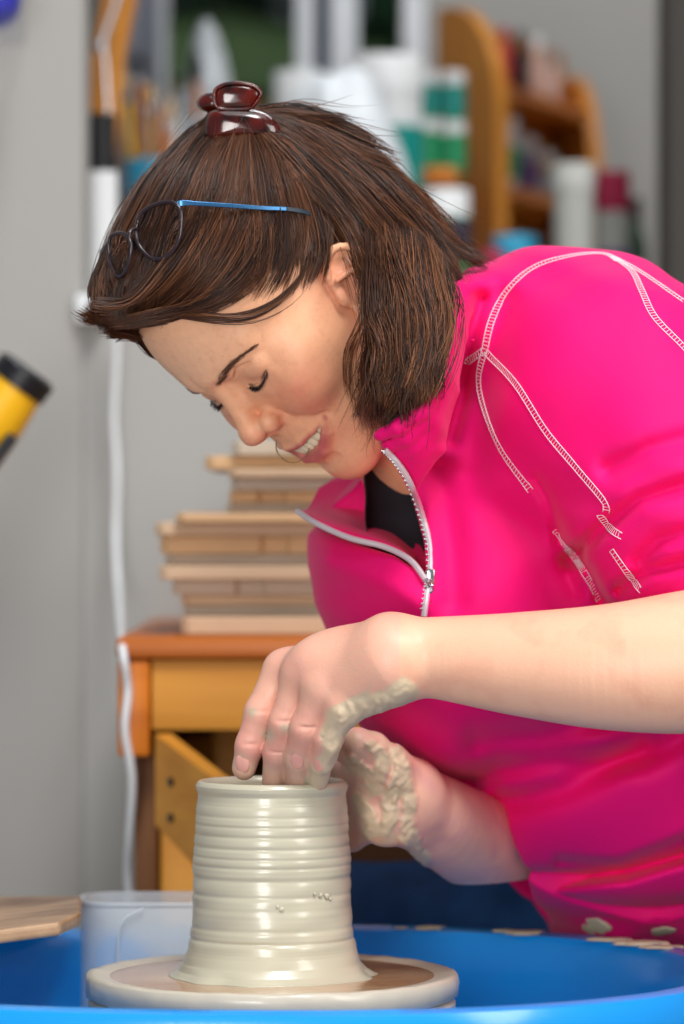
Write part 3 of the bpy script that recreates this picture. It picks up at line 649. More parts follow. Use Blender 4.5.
# ------------------------------------------------------------ the potter
QH = float(os.environ.get('QH', '1'))          # voxel coarseness factor
HO = np.array([-.0198, 2.72, ZC+.1364]); HS = .0098
RT = -np.array([.4578, -.8673, .1952]); FW = np.array([-.3708, -.3859, -.8448]); UP = np.array([-.8080, -.3144, .4983])
HM = np.stack([RT, FW, UP], 1)
def toloc(p): return ((p-HO.astype(np.float32)) @ HM.astype(np.float32)/HS).astype(np.float32)
def w2(l): return HO+HS*(HM @ np.asarray(l, float))
def px2loc(px, py, xl=0.0):
    """point of the head's local plane x=xl that lies at this direction from the photograph's viewpoint"""
    C = np.array([0, 0, ZC]); d = P(px, py, 1.0)-C
    t = (xl*HS+(HO-C) @ RT)/(d @ RT); return ((C+d*t-HO) @ HM)/HS
SKIN = np.array(lin('#f0b088'))
def sy(p): q = p.copy(); q[:, 0] = np.abs(q[:, 0]); return q
ec = px2loc(353, 284, -7.35); EY, EZ = float(ec[1]), float(ec[2])
ca_, sa_ = math.cos(math.radians(25)), math.sin(math.radians(25)); fl_ = math.radians(22)
e_up = np.array([.10, -sa_, ca_]); e_up /= np.linalg.norm(e_up)
e_out = np.array([math.cos(fl_), math.sin(fl_)*.9, .1]); e_out -= e_up*(e_out @ e_up); e_out /= np.linalg.norm(e_out)
e_fw = np.cross(e_up, e_out); e_fw = e_fw if e_fw[1] > 0 else -e_fw
ER = np.stack([e_out, e_fw, e_up], 1).astype(np.float32); EC = np.array([7.35, EY, EZ], np.float32)
helix = [(.25, 1.25, .2), (.5, 1.35, 1.2), (.65, .9, 2.3), (.75, 0, 2.85), (.9, -1.0, 2.4), (.95, -1.55, 1.2), (.9, -1.5, 0), (.75, -1.0, -1.3), (.5, -.2, -2.3)]
helix = spline(helix, 22)
def ear_sdf(q):
    e = (q-EC) @ ER
    d = ell(e, (.35, -.1, .35), (.35, 1.5, 2.6))
    d = smin(d, ell(e, (.35, .15, -2.3), (.38, .85, .95)), .5)
    d = smax(d, -ell(e, (.75, .15, -.1), (.55, .85, 1.35)), .25)
    d = smax(d, -ell(e, (.85, .0, 1.75), (.42, .9, .55)), .25)
    d = smin(d, chain(e, helix, [.24]*len(helix), .1), .18)
    d = smin(d, chain(e, [(.75, .9, .95), (.8, -.3, 1.0), (.8, -.95, .3), (.75, -.75, -.9), (.6, .1, -1.5)], [.2]*5, .15), .2)
    d = smin(d, ell(e, (.4, 1.25, -.3), (.35, .35, .6)), .4)
    return d
eyc = np.array([3.2, 6.95, 3.2]); 
def face_sdf(L):
    q = sy(L); y = q[:, 1]; z = q[:, 2]; x = q[:, 0]
    d = ell(q, (0, -.5, 5.7), (7.3, 9.8, 8.4))
    d = smin(d, ell(q, (0, 2.2, 1.0), (6.6, 6.7, 7.4)), 1.8)
    d = smin(d, ell(q, (0, 4.2, -3.6), (5.1, 4.9, 4.4)), 1.8)
    d = smin(d, ell(q, (4.4, .8, -3.0), (1.8, 3.0, 3.0)), 1.8)
    d = smin(d, ell(q, (0, 3.4, -6.2), (4.2, 4.6, 2.2)), 1.8)
    d = smin(d, ell(q, (0, 7.7, -6.75), (2.3, 1.75, 1.75)), 1.6)
    d = smin(d, ell(q, (4.6, 5.2, 1.0), (2.1, 2.1, 1.9)), 2.0)
    d = smin(d, cap(q, (.7, 8.35, 5.0), (4.2, 6.5, 5.1), .85, .6), 1.3)
    d = smax(d, -ell(q, (3.3, 9.2, 3.2), (1.75, 1.15, 1.0)), .9)
    d = smax(d, -ell(q, (1.35, 9.9, 3.2), (.8, 1.5, 1.3)), .8)
    # muzzle and smiling cheek
    d = smin(d, ell(q, (0, 6.9, -2.6), (3.3, 2.4, 2.4)), 1.2)
    d = smin(d, ell(q, (3.75, 6.75, -.25), (2.15, 2.0, 1.95)), 1.4)
    # nose
    d = smin(d, cap(q, (0, 8.25, 4.1), (0, 9.95, .9), .62, .66), .7)
    d = smin(d, ell(q, (0, 10.2, .35), (.98, 1.0, .92)), .6)
    d = smin(d, cap(q, (0, 9.9, -.2), (0, 9.0, -1.1), .45, .4), .5)
    d = smin(d, ell(q, (1.3, 9.25, -.05), (.68, .98, .82)), .45)
    d = smax(d, -ell(q, (.62, 9.8, -.75), (.33, .62, .35)), .25)
    d = smax(d, -cap(q, (2.0, 9.0, .3), (2.15, 8.6, -.6), .1, .14), .4)
    # nasolabial fold
    fold = chain(q, [(2.0, 9.15, -.7), (2.9, 8.9, -1.6), (3.85, 8.35, -2.75)], [.2, .4, .24], .3)
    d = smax(d, -fold, .5)
    # eyelids
    d = smin(d, ell(q, eyc, (1.62, 1.32, 1.22)), .35)
    d = smax(d, -chain(q, [(1.75, 8.15, 2.85), (2.5, 8.38, 2.6), (3.3, 8.33, 2.5), (4.3, 7.8, 2.75)], [.03, .06, .06, .04], .1), .16)
    d = smax(d, -chain(q, [(1.9, 8.3, 3.9), (3.1, 8.25, 4.3), (4.1, 7.6, 3.9)], [.05, .08, .02], .1), .3)
    d = smin(d, chain(q, [(2.0, 8.1, 2.05), (3.1, 8.1, 1.7), (4.4, 7.4, 2.1)], [.18, .22, .15], .2), .8)
    # mouth
    d = smax(d, -chain(q, [(3.2, 8.15, -2.85), (1.8, 9.2, -3.35), (0, 9.7, -3.65)], [.14, .56, .66], .2), .25)
    d = smin(d, chain(q, [(3.5, 8.0, -2.6), (2.3, 8.9, -2.68), (1.0, 9.35, -2.72), (0, 9.4, -2.82)], [.16, .23, .28, .28], .2), .3)
    d = smin(d, chain(q, [(3.5, 8.0, -2.75), (2.6, 8.45, -3.6), (1.3, 9.0, -4.4), (0, 9.15, -4.65)], [.18, .36, .47, .5], .2), .3)
    d = smax(d, -cap(q, (0, 9.5, -5.65), (1.3, 9.1, -5.5), .12, .1), .6)
    d = smax(d, -cap(q, (0, 9.75, -1.6), (0, 9.85, -2.4), .1, .12), .45)
    d = smax(d, -ell(q, (3.8, 8.1, -2.65), (.18, .3, .25)), .4)
    d = smin(d, ear_sdf(q), .35)
    return d
NK0, NK1 = w2((0, -1.5, -2.5)), P(470, 420, 2.83)
def head_sdf(p):
    d = face_sdf(toloc(p))*HS
    d = smin(d, cap(p, w2((0, -2.2, 0)), P(455, 400, 2.815), .055, .062), .022)
    d = smin(d, cap(p, w2((0, 1.5, -4.0)), P(420, 440, 2.79), .038, .05), .02)
    return d
def polym(t, name, f, lo, hi, h, m, parent=None, nw=0, marg=1.6):
    v, q = polygonize(f, lo, hi, h*QH, marg)
    if nw: v = newton(f, v, h*QH*.5, nw)
    return mesh_obj(name, v, q, m, parent)
def dchain(p, pts, rs, n=40):
    """tube of smoothly varying radius along a smooth centre line"""
    a = spline(np.hstack([np.array(pts), np.array(rs)[:, None]]), n).astype(np.float32)
    best = np.full(len(p), 1e9, np.float32); sb = np.zeros(len(p), np.float32)
    for i in range(n-1):
        A = a[i, :3]; ba = a[i+1, :3]-A; q = p-A; t = np.clip((q @ ba)/float(ba @ ba), 0, 1); dd = ((q-t[:, None]*ba)**2).sum(1)
        m = dd < best; best[m] = dd[m]; sb[m] = i+t[m]
    return np.sqrt(best)-np.interp(sb, np.arange(n), a[:, 3]).astype(np.float32)
# --- arms and hands ---------------------------------------------------------
def hand_near(p):
    d = dchain(p, [P(396, 657, 2.585), P(440, 658, 2.585), P(520, 664, 2.57), P(610, 667, 2.555), P(700, 661, 2.55), P(800, 648, 2.55)], [.0250, .0268, .0335, .0405, .0462, .046], 44)
    # metacarpals
    M = [P(286, 670, 2.640), P(302, 677, 2.618), P(324, 690, 2.601), P(345, 705, 2.592)]
    Wp = [P(390, 648, 2.600), P(389, 652, 2.590), P(389, 661, 2.584), P(390, 671, 2.584)]
    Mr = [.0135, .0120, .0115, .0105]
    for a, b, r in zip(Wp, M, Mr): d = smin(d, cap(p, a, b, .0200, r), .014)
    d = smin(d, ell(p, P(345, 664, 2.612), (.036, .022, .022)), .012)
    F = [([P(283, 672, 2.638), P(261, 712, 2.634), P(250, 745, 2.636), P(244, 768, 2.640)], [.0130, .0105, .0092, .0080]),
         ([P(301, 680, 2.616), P(284, 722, 2.618), P(277, 752, 2.628), P(273, 784, 2.640)], [.0122, .0096, .0088, .0075]),
         ([P(322, 692, 2.600), P(306, 728, 2.606), P(299, 756, 2.620), P(297, 784, 2.636)], [.0120, .0102, .0096, .0078]),
         ([P(343, 706, 2.592), P(327, 738, 2.600), P(321, 760, 2.614), P(318, 780, 2.630)], [.0112, .0090, .0082, .0070])]
    fd = None
    for pts, rs in F:
        e = chain(p, pts, rs, .004); fd = e if fd is None else smin(fd, e, .0016)
    # finger-joint creases
    for (pts, rs) in F:
        for k_ in (1, 2):
            a = pts[k_]; c = a+np.array([0, -rs[k_]*1.05, 0]); c2 = a+np.array([-rs[k_]*.8, -rs[k_]*.5, -.001])
            fd = smax(fd, -cap(p, c-np.array([rs[k_]*.6, 0, -.001]), c+np.array([rs[k_]*.6, 0, .001]), .0004, .0004), .0018)
    d = smin(d, fd, .007)
    for a in M[:3]: d = smin(d, ell(p, a+np.array([.002, -.0055, .003]), (.0085, .007, .0085)), .008)
    # thumb, inside the rim on the far side
    d = smin(d, chain(p, [P(352, 668, 2.63), P(318, 705, 2.665), P(292, 745, 2.678), P(285, 775, 2.684)], [.016, .0125, .0108, .009], .004), .008)
    return d
def hand_far(p):
    d = dchain(p, [P(408, 800, 2.735), P(440, 820, 2.765), P(480, 843, 2.84), P(530, 862, 2.95), P(600, 870, 3.02)], [.0265, .0300, .0350, .039, .042], 30)
    M = [P(362, 768, 2.725), P(357, 788, 2.735), P(357, 808, 2.74), P(362, 826, 2.742)]
    Wp = [P(408, 790, 2.722), P(408, 798, 2.726), P(408, 806, 2.73), P(408, 814, 2.735)]
    for a, b, r in zip(Wp, M, [.0135, .0125, .012, .011]): d = smin(d, cap(p, a, b, .021, r), .012)
    d = smin(d, ell(p, P(382, 772, 2.712), (.019, .016, .021)), .014)    # thenar pad
    d = smin(d, ell(p, P(385, 820, 2.715), (.018, .015, .018)), .012)
    F = [([P(361, 768, 2.728), P(340, 766, 2.748), P(312, 768, 2.757), P(290, 770, 2.758)], [.0115, .0098, .0090, .0078]),
         ([P(357, 788, 2.738), P(333, 789, 2.755), P(303, 790, 2.762), P(280, 792, 2.760)], [.0115, .0098, .0090, .0078]),
         ([P(357, 808, 2.742), P(334, 811, 2.757), P(305, 812, 2.763), P(285, 812, 2.760)], [.0112, .0095, .0087, .0075]),
         ([P(364, 826, 2.74), P(352, 838, 2.745), P(330, 838, 2.759), P(312, 836, 2.762)], [.0105, .0088, .0080, .0070])]
    fd = None
    for pts, rs in F:
        e = chain(p, pts, rs, .004); fd = e if fd is None else smin(fd, e, .0016)
    d = smin(d, fd, .006)
    d = smin(d, chain(p, [P(392, 772, 2.705), P(372, 750, 2.695), P(357, 744, 2.688), P(346, 752, 2.705)], [.0150, .0118, .0105, .0085], .004), .007)
    for a, b in (((372, 760), (385, 800)), ((366, 800), (392, 790)), ((392, 765), (400, 800))):
        d = smax(d, -cap(p, P(*a, 2.693), P(*b, 2.693), .0006, .0006), .006)
    return d
# skin colour ---------------------------------------------------------------
def noise3(p, s, seed=0):
    p = p+.9/s*np.sin(p[:, [1, 2, 0]]*s*.8+seed)+.4/s*np.sin(p[:, [2, 0, 1]]*s*2.1+2*seed)
    r = np.random.default_rng(seed); o = np.zeros(len(p))
    for i in range(10):
        d = r.normal(size=3); d *= s*(1+.35*i)/np.linalg.norm(d); o += np.sin(p @ d+r.random()*6.28)/(1+.35*i)
    return o/3
# slip smeared on the hands: ridges that stand on the skin
slipN = [[(404, 690), (392, 702), (372, 706), (352, 712), (343, 728), (338, 742), (333, 756), (326, 770), (318, 778)], [(398, 700), (378, 714), (356, 722)], [(340, 716), (334, 736)]]
slipF = [[(398, 752), (404, 768), (396, 786), (388, 800), (392, 818), (384, 832)], [(404, 770), (410, 800), (408, 828), (416, 850), (412, 862)], [(372, 745), (384, 758), (378, 778)], [(356, 800), (368, 812), (372, 832)], [(350, 762), (366, 772), (376, 790)], [(408, 840), (424, 858), (420, 866)]]
def near_full(p):
    d = hand_near(p); x = 342+FPX*p[:, 0]/p[:, 1]; z = 512-FPX*(p[:, 2]-ZC)/p[:, 1]
    s = np.full(len(p), 1e3, np.float32)
    for pl, w in zip(slipN, (11, 13, 10)): s = np.minimum(s, dist_line(x, z, pl)/w)
    n = np.clip(.5+.5*noise3(np.stack([x, z, x*.3], 1).astype(float), .22, 11), 0, 1.2)
    return d-np.where(p[:, 1] < 2.61, np.clip((1.25-s+.5*(n-.5))*2, 0, 1)*(.0005+.0024*n*np.clip(1.1-s, 0, 1)), 0)
def far_full(p):
    d = hand_far(p); x = 342+FPX*p[:, 0]/p[:, 1]; z = 512-FPX*(p[:, 2]-ZC)/p[:, 1]
    s = np.full(len(p), 1e3, np.float32)
    for pl in slipF: s = np.minimum(s, dist_line(x, z, pl)/8)
    n = np.clip(.5+.5*noise3(np.stack([x, z, x*.3], 1).astype(float), .2, 12), 0, 1.2)
    return d-np.clip((1.2-s+.4*(n-.5))*1.6, 0, 1)*(.0005+.0026*n)
def torso_sdf(p):
    d = chain(p, [P(520, 430, 2.84), P(600, 620, 2.86), P(700, 860, 2.99)], [.08, .08, .09], .05)
    d = smin(d, cap(p, P(475, 415, 2.82), P(540, 430, 2.83), .045, .05), .03)
    d = smin(d, chain(p, [P(600, 380, 2.72), P(720, 520, 2.63), P(800, 652, 2.55)], [.05, .045, .04], .03), .03)
    d = smin(d, chain(p, [P(540, 420, 2.96), P(590, 640, 2.98), P(600, 870, 3.02)], [.05, .04, .038], .03), .03)
    return d
def mixc(c, col, w): w = np.clip(w, 0, 1)[:, None]; return c*(1-w)+np.array(lin(col))*w
def head_cols(v):
    L = toloc(v).astype(float); q = L.copy(); q[:, 0] = abs(q[:, 0]); c = np.tile(SKIN, (len(v), 1))
    g = lambda c0, r: np.exp(-(((q-np.array(c0))/np.array(r))**2).sum(1))
    c = mixc(c, '#f0c8a8', .5*g((0, 9, 7), (6, 4, 3)))
    c = mixc(c, '#de7a62', .7*g((4.4, 7.4, -.1), (2.2, 2.4, 1.9))*(1+.25*noise3(L, 2.5)))
    c = mixc(c, '#dd8a78', .45*g((0, 11.0, .3), (1.0, 1.0, .9)))
    c = mixc(c, '#c9705f', .25*g((1.6, 9.5, -.7), (.7, .8, .5)))
    c = mixc(c, '#d58d74', .3*g((0, 9, -6), (2.5, 2, 2)))
    c = mixc(c, '#cf8474', .3*g((3.2, 8.5, 3.0), (1.5, 1, .7)))
    c = mixc(c, '#d87f68', .55*g(tuple(EC), (1.5, 2.2, 3.2)))
    lp = np.minimum(chain(q.astype(np.float32), [(3.45, 8.0, -2.65), (2.3, 8.98, -2.75), (1.0, 9.43, -2.82), (0, 9.5, -2.95)], [.12, .2, .25, .25], .1),
                    chain(q.astype(np.float32), [(3.45, 8.05, -2.8), (2.6, 8.55, -3.58), (1.3, 9.1, -4.35), (0, 9.25, -4.55)], [.16, .34, .45, .46], .1))
    c = mixc(c, '#c24f5a', .85*np.clip(.6-lp/.15, 0, 1))
    mo = ell(q.astype(np.float32), (0, 8.0, -3.5), (2.9, 1.2, .75)); c = mixc(c, '#4a1418', np.clip(-mo*6, 0, 1))
    # lash line, brow, stubbled hairline
    ls = chain(q.astype(np.float32), [(1.75, 8.15, 2.8), (2.5, 8.4, 2.55), (3.3, 8.33, 2.45), (4.4, 7.7, 2.75)], [.02, .05, .05, .03], .05)
    c = mixc(c, '#2a1512', .9*np.clip(1-ls/.09, 0, 1))
    br = chain(q.astype(np.float32), [(1.1, 8.9, 4.45), (2.2, 8.8, 4.75), (3.5, 8.1, 4.85), (4.8, 7.0, 4.5)], [.2, .2, .14, .04], .1)
    c = mixc(c, '#6a4030', .5*np.clip(1-br/.22, 0, 1))
    hl = (q[:, 2]-(6.2+.22*(q[:, 1]-2)))*1.0; c = mixc(c, '#8a6450', .45*np.clip(hl/2.2-.35+.15*noise3(L, 3, 2), 0, 1)*(q[:, 0] > 3.5))
    c = mixc(c, '#c8735a', .22*np.clip(noise3(L, 5, 8)-.25, 0, 1)); c = mixc(c, '#b8654c', .35*np.clip(noise3(L, 14, 3)-.75, 0, 1)*2)
    fr = noise3(L, 7, 4); c = c*(1+.035*fr[:, None])
    return np.clip(c, 0, 1)
def arm_cols(v, near):
    c = np.tile(SKIN, (len(v), 1)); x = 342+FPX*v[:, 0]/v[:, 1]; y = 512-FPX*(v[:, 2]-ZC)/v[:, 1]; n1 = noise3(v*100., 1.1, 9); n2 = noise3(v*100., 3.0, 5)
    c = mixc(c, '#f6c3a8', .6+0*n1); c = mixc(c, '#dd8c74', .35*np.clip(n1*.7+n2*.3, 0, 1))
    if near:
        for a, r in (((297, 670), 14), ((323, 684), 12), ((285, 655), 14)): c = mixc(c, '#e39a90', .35*np.exp(-((x-a[0])**2+(y-a[1])**2)/r**2))
        c = mixc(c, '#d9807a', .65*np.clip((y-690)/60, 0, 1)*(x < 345)); c = mixc(c, '#e8aa98', .5*(x < 400))
        s = np.full(len(v), 1e3)
        for pl, w in zip(slipN, (12, 15, 11)): s = np.minimum(s, dist_line(x, y, pl)/w)
        c = mixc(c, '#d2bd9e', np.clip((1.25-s+.25*n2)*3, 0, 1)*.95)
        film = np.clip((y-(745+14*n1))/22, 0, 1)*(x < 345)*.45+.25*np.clip(n2-.25, 0, 1)*(x < 410)
        for cx, cy, r in ((268, 735, 7), (240, 762, 8), (252, 712, 5), (262, 770, 6), (285, 728, 5)): film = np.maximum(film, np.exp(-((x-cx)**2+(y-cy)**2)/r**2)*.9)
        c = mixc(c, '#c9bba0', film)
    else:
        c = mixc(c, '#d59a98', .5+.3*n1)
        s = np.full(len(v), 1e3)
        for pl in slipF: s = np.minimum(s, dist_line(x, y, pl)/7)
        c = mixc(c, '#d2bd9e', np.clip((1.2-s+.3*n2)*2.5, 0, 1)*.92)
        c = mixc(c, '#d2bd9e', np.clip((412-x)/14, 0, 1)*np.clip(.55+.6*n2, 0, 1)*.75)
    return np.clip(c, 0, 1)
M_skin = mat('skin', '#eab89c', .42, attr='tone', sss=.10, spec=.45, bump=.22, bscale=520, bdist=.0008)
PROBE = w2((0, 0, 3))
vh, fh = polygonize(head_sdf, HO-.155, HO+np.array([.17, .165, .155]), .0011*QH); vh = newton(head_sdf, vh, .0006*QH)
vn, fn = polygonize(near_full, P(222, 800, 2.70)*[1, 0, 1]+[0, 2.46, 0], P(815, 580, 2.5)*[1, 0, 1]+[.02, 2.72, 0], .0011*QH)
vf, ff = polygonize(far_full, P(265, 900, 2.7)*[1, 0, 1]+[0, 2.66, 0], P(625, 700, 2.95)*[1, 0, 1]+[.03, 3.08, 0], .0011*QH)
vt, ft = polygonize(torso_sdf, (-.02, 2.4, ZC-.45), (.45, 3.15, ZC+.2), .006)
VV = np.vstack([vh, vn, vf, vt]); n1, n2, n3 = len(vh), len(vh)+len(vn), len(vh)+len(vn)+len(vf)
FFc = np.vstack([fh, fn+n1, ff+n2, ft+n3])
person = mesh_obj('person', VV, FFc, M_skin)
paint(person, 'tone', np.vstack([head_cols(vh), arm_cols(vn.astype(float), 1), arm_cols(vf.astype(float), 0), np.tile(SKIN, (len(vt), 1))]))
tag(person, 'woman in a pink zip fleece leaning over the wheel, smiling, shaping the clay pot', 'person')
bvh_p = BVHTree.FromPolygons([tuple(v) for v in VV.tolist()], fh.tolist())
bvh_n = BVHTree.FromPolygons([tuple(v) for v in vn.tolist()], fn.tolist())
M_nail = mat('fingernail', '#e3a394', .22, spec=.6, coat=.3)
for px, py, wn, hn in ((242, 764, .0048, .0066), (297, 762, .0044, .0060), (317, 765, .0038, .0052)):
    d_ = (Vector(P(px, py, 1.0))-Vector((0, 0, ZC))).normalized(); h = bvh_n.ray_cast(Vector((0, 0, ZC)), d_)
    if h[0] is not None:
        nz = h[1]; ux = Vector((0, 0, 1)).cross(nz).normalized(); uz = nz.cross(ux); Rn = Matrix((ux, nz, uz)).transposed()
        MB().sphere(h[0]-nz*.0009, (wn, .0015, hn), Rn, 20, 14, .9).build('fingernail', M_nail, person, auto=False)
# --- teeth, lashes, brows ----------------------------------------------------
tm = MB(); HMm = Matrix(HM.tolist())
for k_ in range(-4, 5):
    xx = k_*.64*(1-.02*abs(k_)); yy = 9.2-.150*xx*xx; zz = -3.42+.05*xx*xx
    tl = math.atan(2*.165*xx); Rm = HMm @ Matrix.Rotation(-tl, 3, 'Z')
    hh = (.58, .54, .56, .5, .44, .4)[abs(k_)]
    tm.sphere(w2((xx, yy, zz)), (.345*HS*(.9 if abs(k_) < 2 else .85), .2*HS, hh*HS), Rm, 14, 10, .65)
tm.build('teeth', mat('teeth_enamel', '#e8dcbc', .2, spec=.6), person, auto=False)
def strands(name, S, m, parent, r=.0003, nn=3, taper=True):
    """S: (n, k, 3) polylines -> one mesh of fine tapered tubes"""
    S = np.asarray(S, float); n, k, _ = S.shape; t = np.gradient(S, axis=1); t /= np.linalg.norm(t, axis=2, keepdims=True)+1e-12
    u = np.cross(t, np.array([.3, -.9, .31])); u /= np.linalg.norm(u, axis=2, keepdims=True)+1e-9; w = np.cross(t, u)
    rr = np.asarray(r, float).reshape(-1, 1, 1)*np.ones((n, k, 1))
    if taper: s_ = np.linspace(0, 1, k)[None, :, None]; rr = rr*np.clip(np.minimum(1.0, (1-s_)*3+.12), 0, 1)*np.clip(s_*8+.3, 0, 1)
    V = np.stack([S+rr*(u*math.cos(a)+w*math.sin(a)) for a in [2*math.pi*j/nn for j in range(nn)]], 2)  # n,k,nn,3
    idx = np.arange(n*k*nn).reshape(n, k, nn); F = []
    for j in range(nn):
        a = idx[:, :-1, j]; b = idx[:, :-1, (j+1) % nn]; c = idx[:, 1:, (j+1) % nn]; d = idx[:, 1:, j]
        F.append(np.stack([a, b, c, d], -1).reshape(-1, 4))
    return mesh_obj(name, V.reshape(-1, 3), np.vstack(F), m, parent)
M_lash = mat('dark_lash', '#1a0e0c', .5)
for sgn in (-1, 1):
    S = []
    base = spline([(1.85, 8.2, 2.75), (2.5, 8.45, 2.52), (3.3, 8.4, 2.42), (4.4, 7.75, 2.72)], 46)
    for i, b in enumerate(base):
        for q_ in range(2):
            t = i/45; L_ = .35+.3*t+rng.normal()*.05; o = np.array([.25*(t-.35)+rng.normal()*.06, .75, -.55+rng.normal()*.05]); o /= np.linalg.norm(o)
            pts = [b+o*L_*s+np.array([0, 0, .22*L_*s*s]) for s in (0, .33, .66, 1)]
            S.append([w2(np.array([sgn, 1, 1])*q) for q in pts])
    strands('eyelashes', S, M_lash, person, .00017)
M_brow = mat('brow_hair', '#5f3d2c', .5)
for sgn in (-1, 1):
    S = []; base = spline([(1.0, 9.0, 4.4), (2.2, 8.8, 4.75), (3.5, 8.1, 4.85), (4.8, 7.0, 4.5)], 60)
    for i, b in enumerate(base):
        for q_ in range(5):
            t = i/59; o = np.array([.8+rng.normal()*.1, -.2-.5*t, .45-.8*t+rng.normal()*.15]); o /= np.linalg.norm(o)
            b_ = b+np.array([0, 0, rng.uniform(-1, 1)*(.26-.2*t)]); b_ = b_+np.array([0, .0, 0])
            pw_ = Vector(w2(np.array([sgn, 1, 1])*b_)); hit = bvh_p.find_nearest(pw_)
            p0 = np.array(hit[0])+np.array(hit[1])*.0001; dw = HM @ (o*np.array([sgn, 1, 1]))*HS*.5; n_ = np.array(hit[1])
            dw -= n_*(dw @ n_); S.append([p0+dw*s+n_*.0006*math.sin(s*2.2) for s in (0, .33, .66, 1)])
    strands('eyebrow', S, M_brow, person, .00012)
# --- jacket -------------------------------------------------------------------
YT = 2.835
TP = [(312, 535), (317, 565), (328, 600), (345, 632), (360, 690), (375, 722), (393, 750), (436, 774), (462, 795), (482, 828), (503, 858), (528, 882), (548, 890), (545, 906), (551, 930), (565, 975), (640, 985), (760, 985), (900, 960), (900, 700), (850, 520),
      (780, 380), (720, 322), (684, 300), (650, 276), (610, 260), (570, 254), (530, 258), (495, 268), (468, 285), (450, 320), (432, 400), (395, 470), (335, 510)]
TPw = np.array([P(a, b, YT)[[0, 2]] for a, b in TP])
def wl(pl, Y=YT): return [tuple(P(a, b, Y)[[0, 2]]) for a, b in pl]
Vcut = wl([(427, 577), (395, 556), (350, 541), (292, 513), (230, 480), (300, 380), (400, 380), (372, 436), (392, 458), (412, 496), (424, 540)], 2.70)
folds = [  # polyline, width, depth (negative raises)
    ([(440, 886), (500, 884), (560, 878), (625, 872), (690, 852)], .0055, .010), ([(560, 862), (620, 866), (690, 838)], .004, .004), ([(555, 905), (600, 912), (690, 905)], .006, .004),
    ([(520, 800), (560, 790), (600, 772), (640, 745)], .010, .006), ([(460, 790), (500, 770), (560, 762), (640, 758), (700, 730)], .010, .006), ([(480, 740), (540, 735), (600, 720), (700, 715)], .012, .006),
    ([(500, 800), (490, 830), (500, 860)], .008, .005), ([(570, 560), (600, 530), (640, 500), (700, 480)], .006, .005), ([(600, 600), (590, 570), (560, 540), (548, 500), (536, 480)], .0045, .002),
    ([(610, 470), (650, 450), (700, 437)], .008, .004), ([(575, 590), (560, 560), (556, 530)], .006, .001), ([(440, 470), (450, 520), (455, 600)], .010, .003),
    ([(480, 300), (470, 340), (462, 400), (450, 440)], .006, .004), ([(500, 300), (484, 380), (470, 470)], .012, .003), ([(330, 560), (380, 580), (415, 600)], .012, -.004),
    ([(640, 560), (660, 540), (700, 528)], .006, .004), ([(620, 588), (650, 570), (700, 560)], .005, .004)]
folds = [(wl(a, 2.70), w, d) for a, w, d in folds]
collarN = [P(376, 437, 2.600), P(398, 428, 2.590), P(422, 410, 2.594), P(440, 375, 2.612), P(449, 330, 2.64), P(455, 292, 2.68), P(470, 280, 2.74), P(470, 290, 2.82)]
collarB = [P(408, 480, 2.640), P(425, 462, 2.630), P(442, 436, 2.632), P(460, 392, 2.645), P(472, 340, 2.665), P(478, 300, 2.70), P(484, 290, 2.75), P(484, 300, 2.83)]
def jacket_sdf(p):
    x, y, z = p[:, 0], p[:, 1], p[:, 2]
    yc = YT+.165*np.clip((ZC-.13-z)/.16, 0, 1)**1.3; pf = YT/yc
    t = poly2(x*pf, (z-ZC)*pf+ZC, TPw)
    T = .105; R = .150
    a = np.maximum(T-t, 0)/T; b = np.abs(y-yc)/R
    d = (np.sqrt(a*a+b*b)-1)*T*.9
    # lower belly is nearer the viewer; chest front rounded
    d = smin(d, ell(p, P(620, 780, 2.92), (.115, .165, .10)), .05)
    d = smin(d, ell(p, P(462, 612, 2.80), (.085, .125, .10)), .05)
    d = smin(d, ell(p, P(446, 560, 2.86), (.078, .12, .09)), .025)
    # near shoulder and sleeve
    d = smin(d, cap(p, P(470, 430, 2.76), P(570, 410, 2.74), .062, .07), .04)
    d = smin(d, cap(p, P(470, 325, 2.712), P(505, 335, 2.745), .030, .05), .03)
    sl = chain(p, [P(585, 366, 2.735), P(620, 405, 2.70), P(690, 500, 2.645), P(765, 605, 2.60)], [.078, .084, .076, .062], .03)
    d = smin(d, sl, .035)
    d = smin(d, chain(p, [P(520, 400, 2.95), P(600, 640, 3.02), P(606, 850, 3.02)], [.07, .06, .050], .03), .03)
    # standing collar
    for i in range(len(collarN)-1):
        a_, b_ = collarN[i], collarN[i+1]; c_, d_ = collarB[i], collarB[i+1]
        for w in (0, .25, .5, .75, 1.0):
            d = smin(d, cap(p, a_*(1-w)+c_*w, b_*(1-w)+d_*w, .0055+.003*w, .0055+.003*w), .004+.004*w)
    # folds
    for pl, w, dp in folds:
        q = dist_line(x*2.70/y, (z-ZC)*2.70/y+ZC, pl); d = d+np.where(y < YT, 2.1*dp*np.exp(-(q/w)**2), 0)
    d = d+.0008*np.sin(x*95+z*60+3*np.sin(z*40))+.0006*np.sin(z*120-x*70)
    # neck opening
    xs, zs = x*2.70/y, (z-ZC)*2.70/y+ZC
    vc = poly2(xs, zs, Vcut); d = smax(d, np.minimum(vc, 2.795-y), .004)
    # room for the neck
    d = smax(d, -cap(p, w2((0, -2.2, 0)), P(455, 405, 2.825), .058, .056), .006)
    # sleeve ends (far): open cuff
    d = smax(d, -(1e-9+cap(p, P(480, 845, 2.84), P(530, 864, 2.95), .038, .044)), .004)
    return d
M_pink = mat('pink_fleece', '#f00072', .7, sheen=.08, bump=.12, bscale=900, bdist=.0005, spec=.3)
vj, fj = polygonize(jacket_sdf, (P(290, 0, 2.835)[0], 2.46, ZC-.36), (.46, 3.06, ZC+.20), .0019*QH, 2.2)
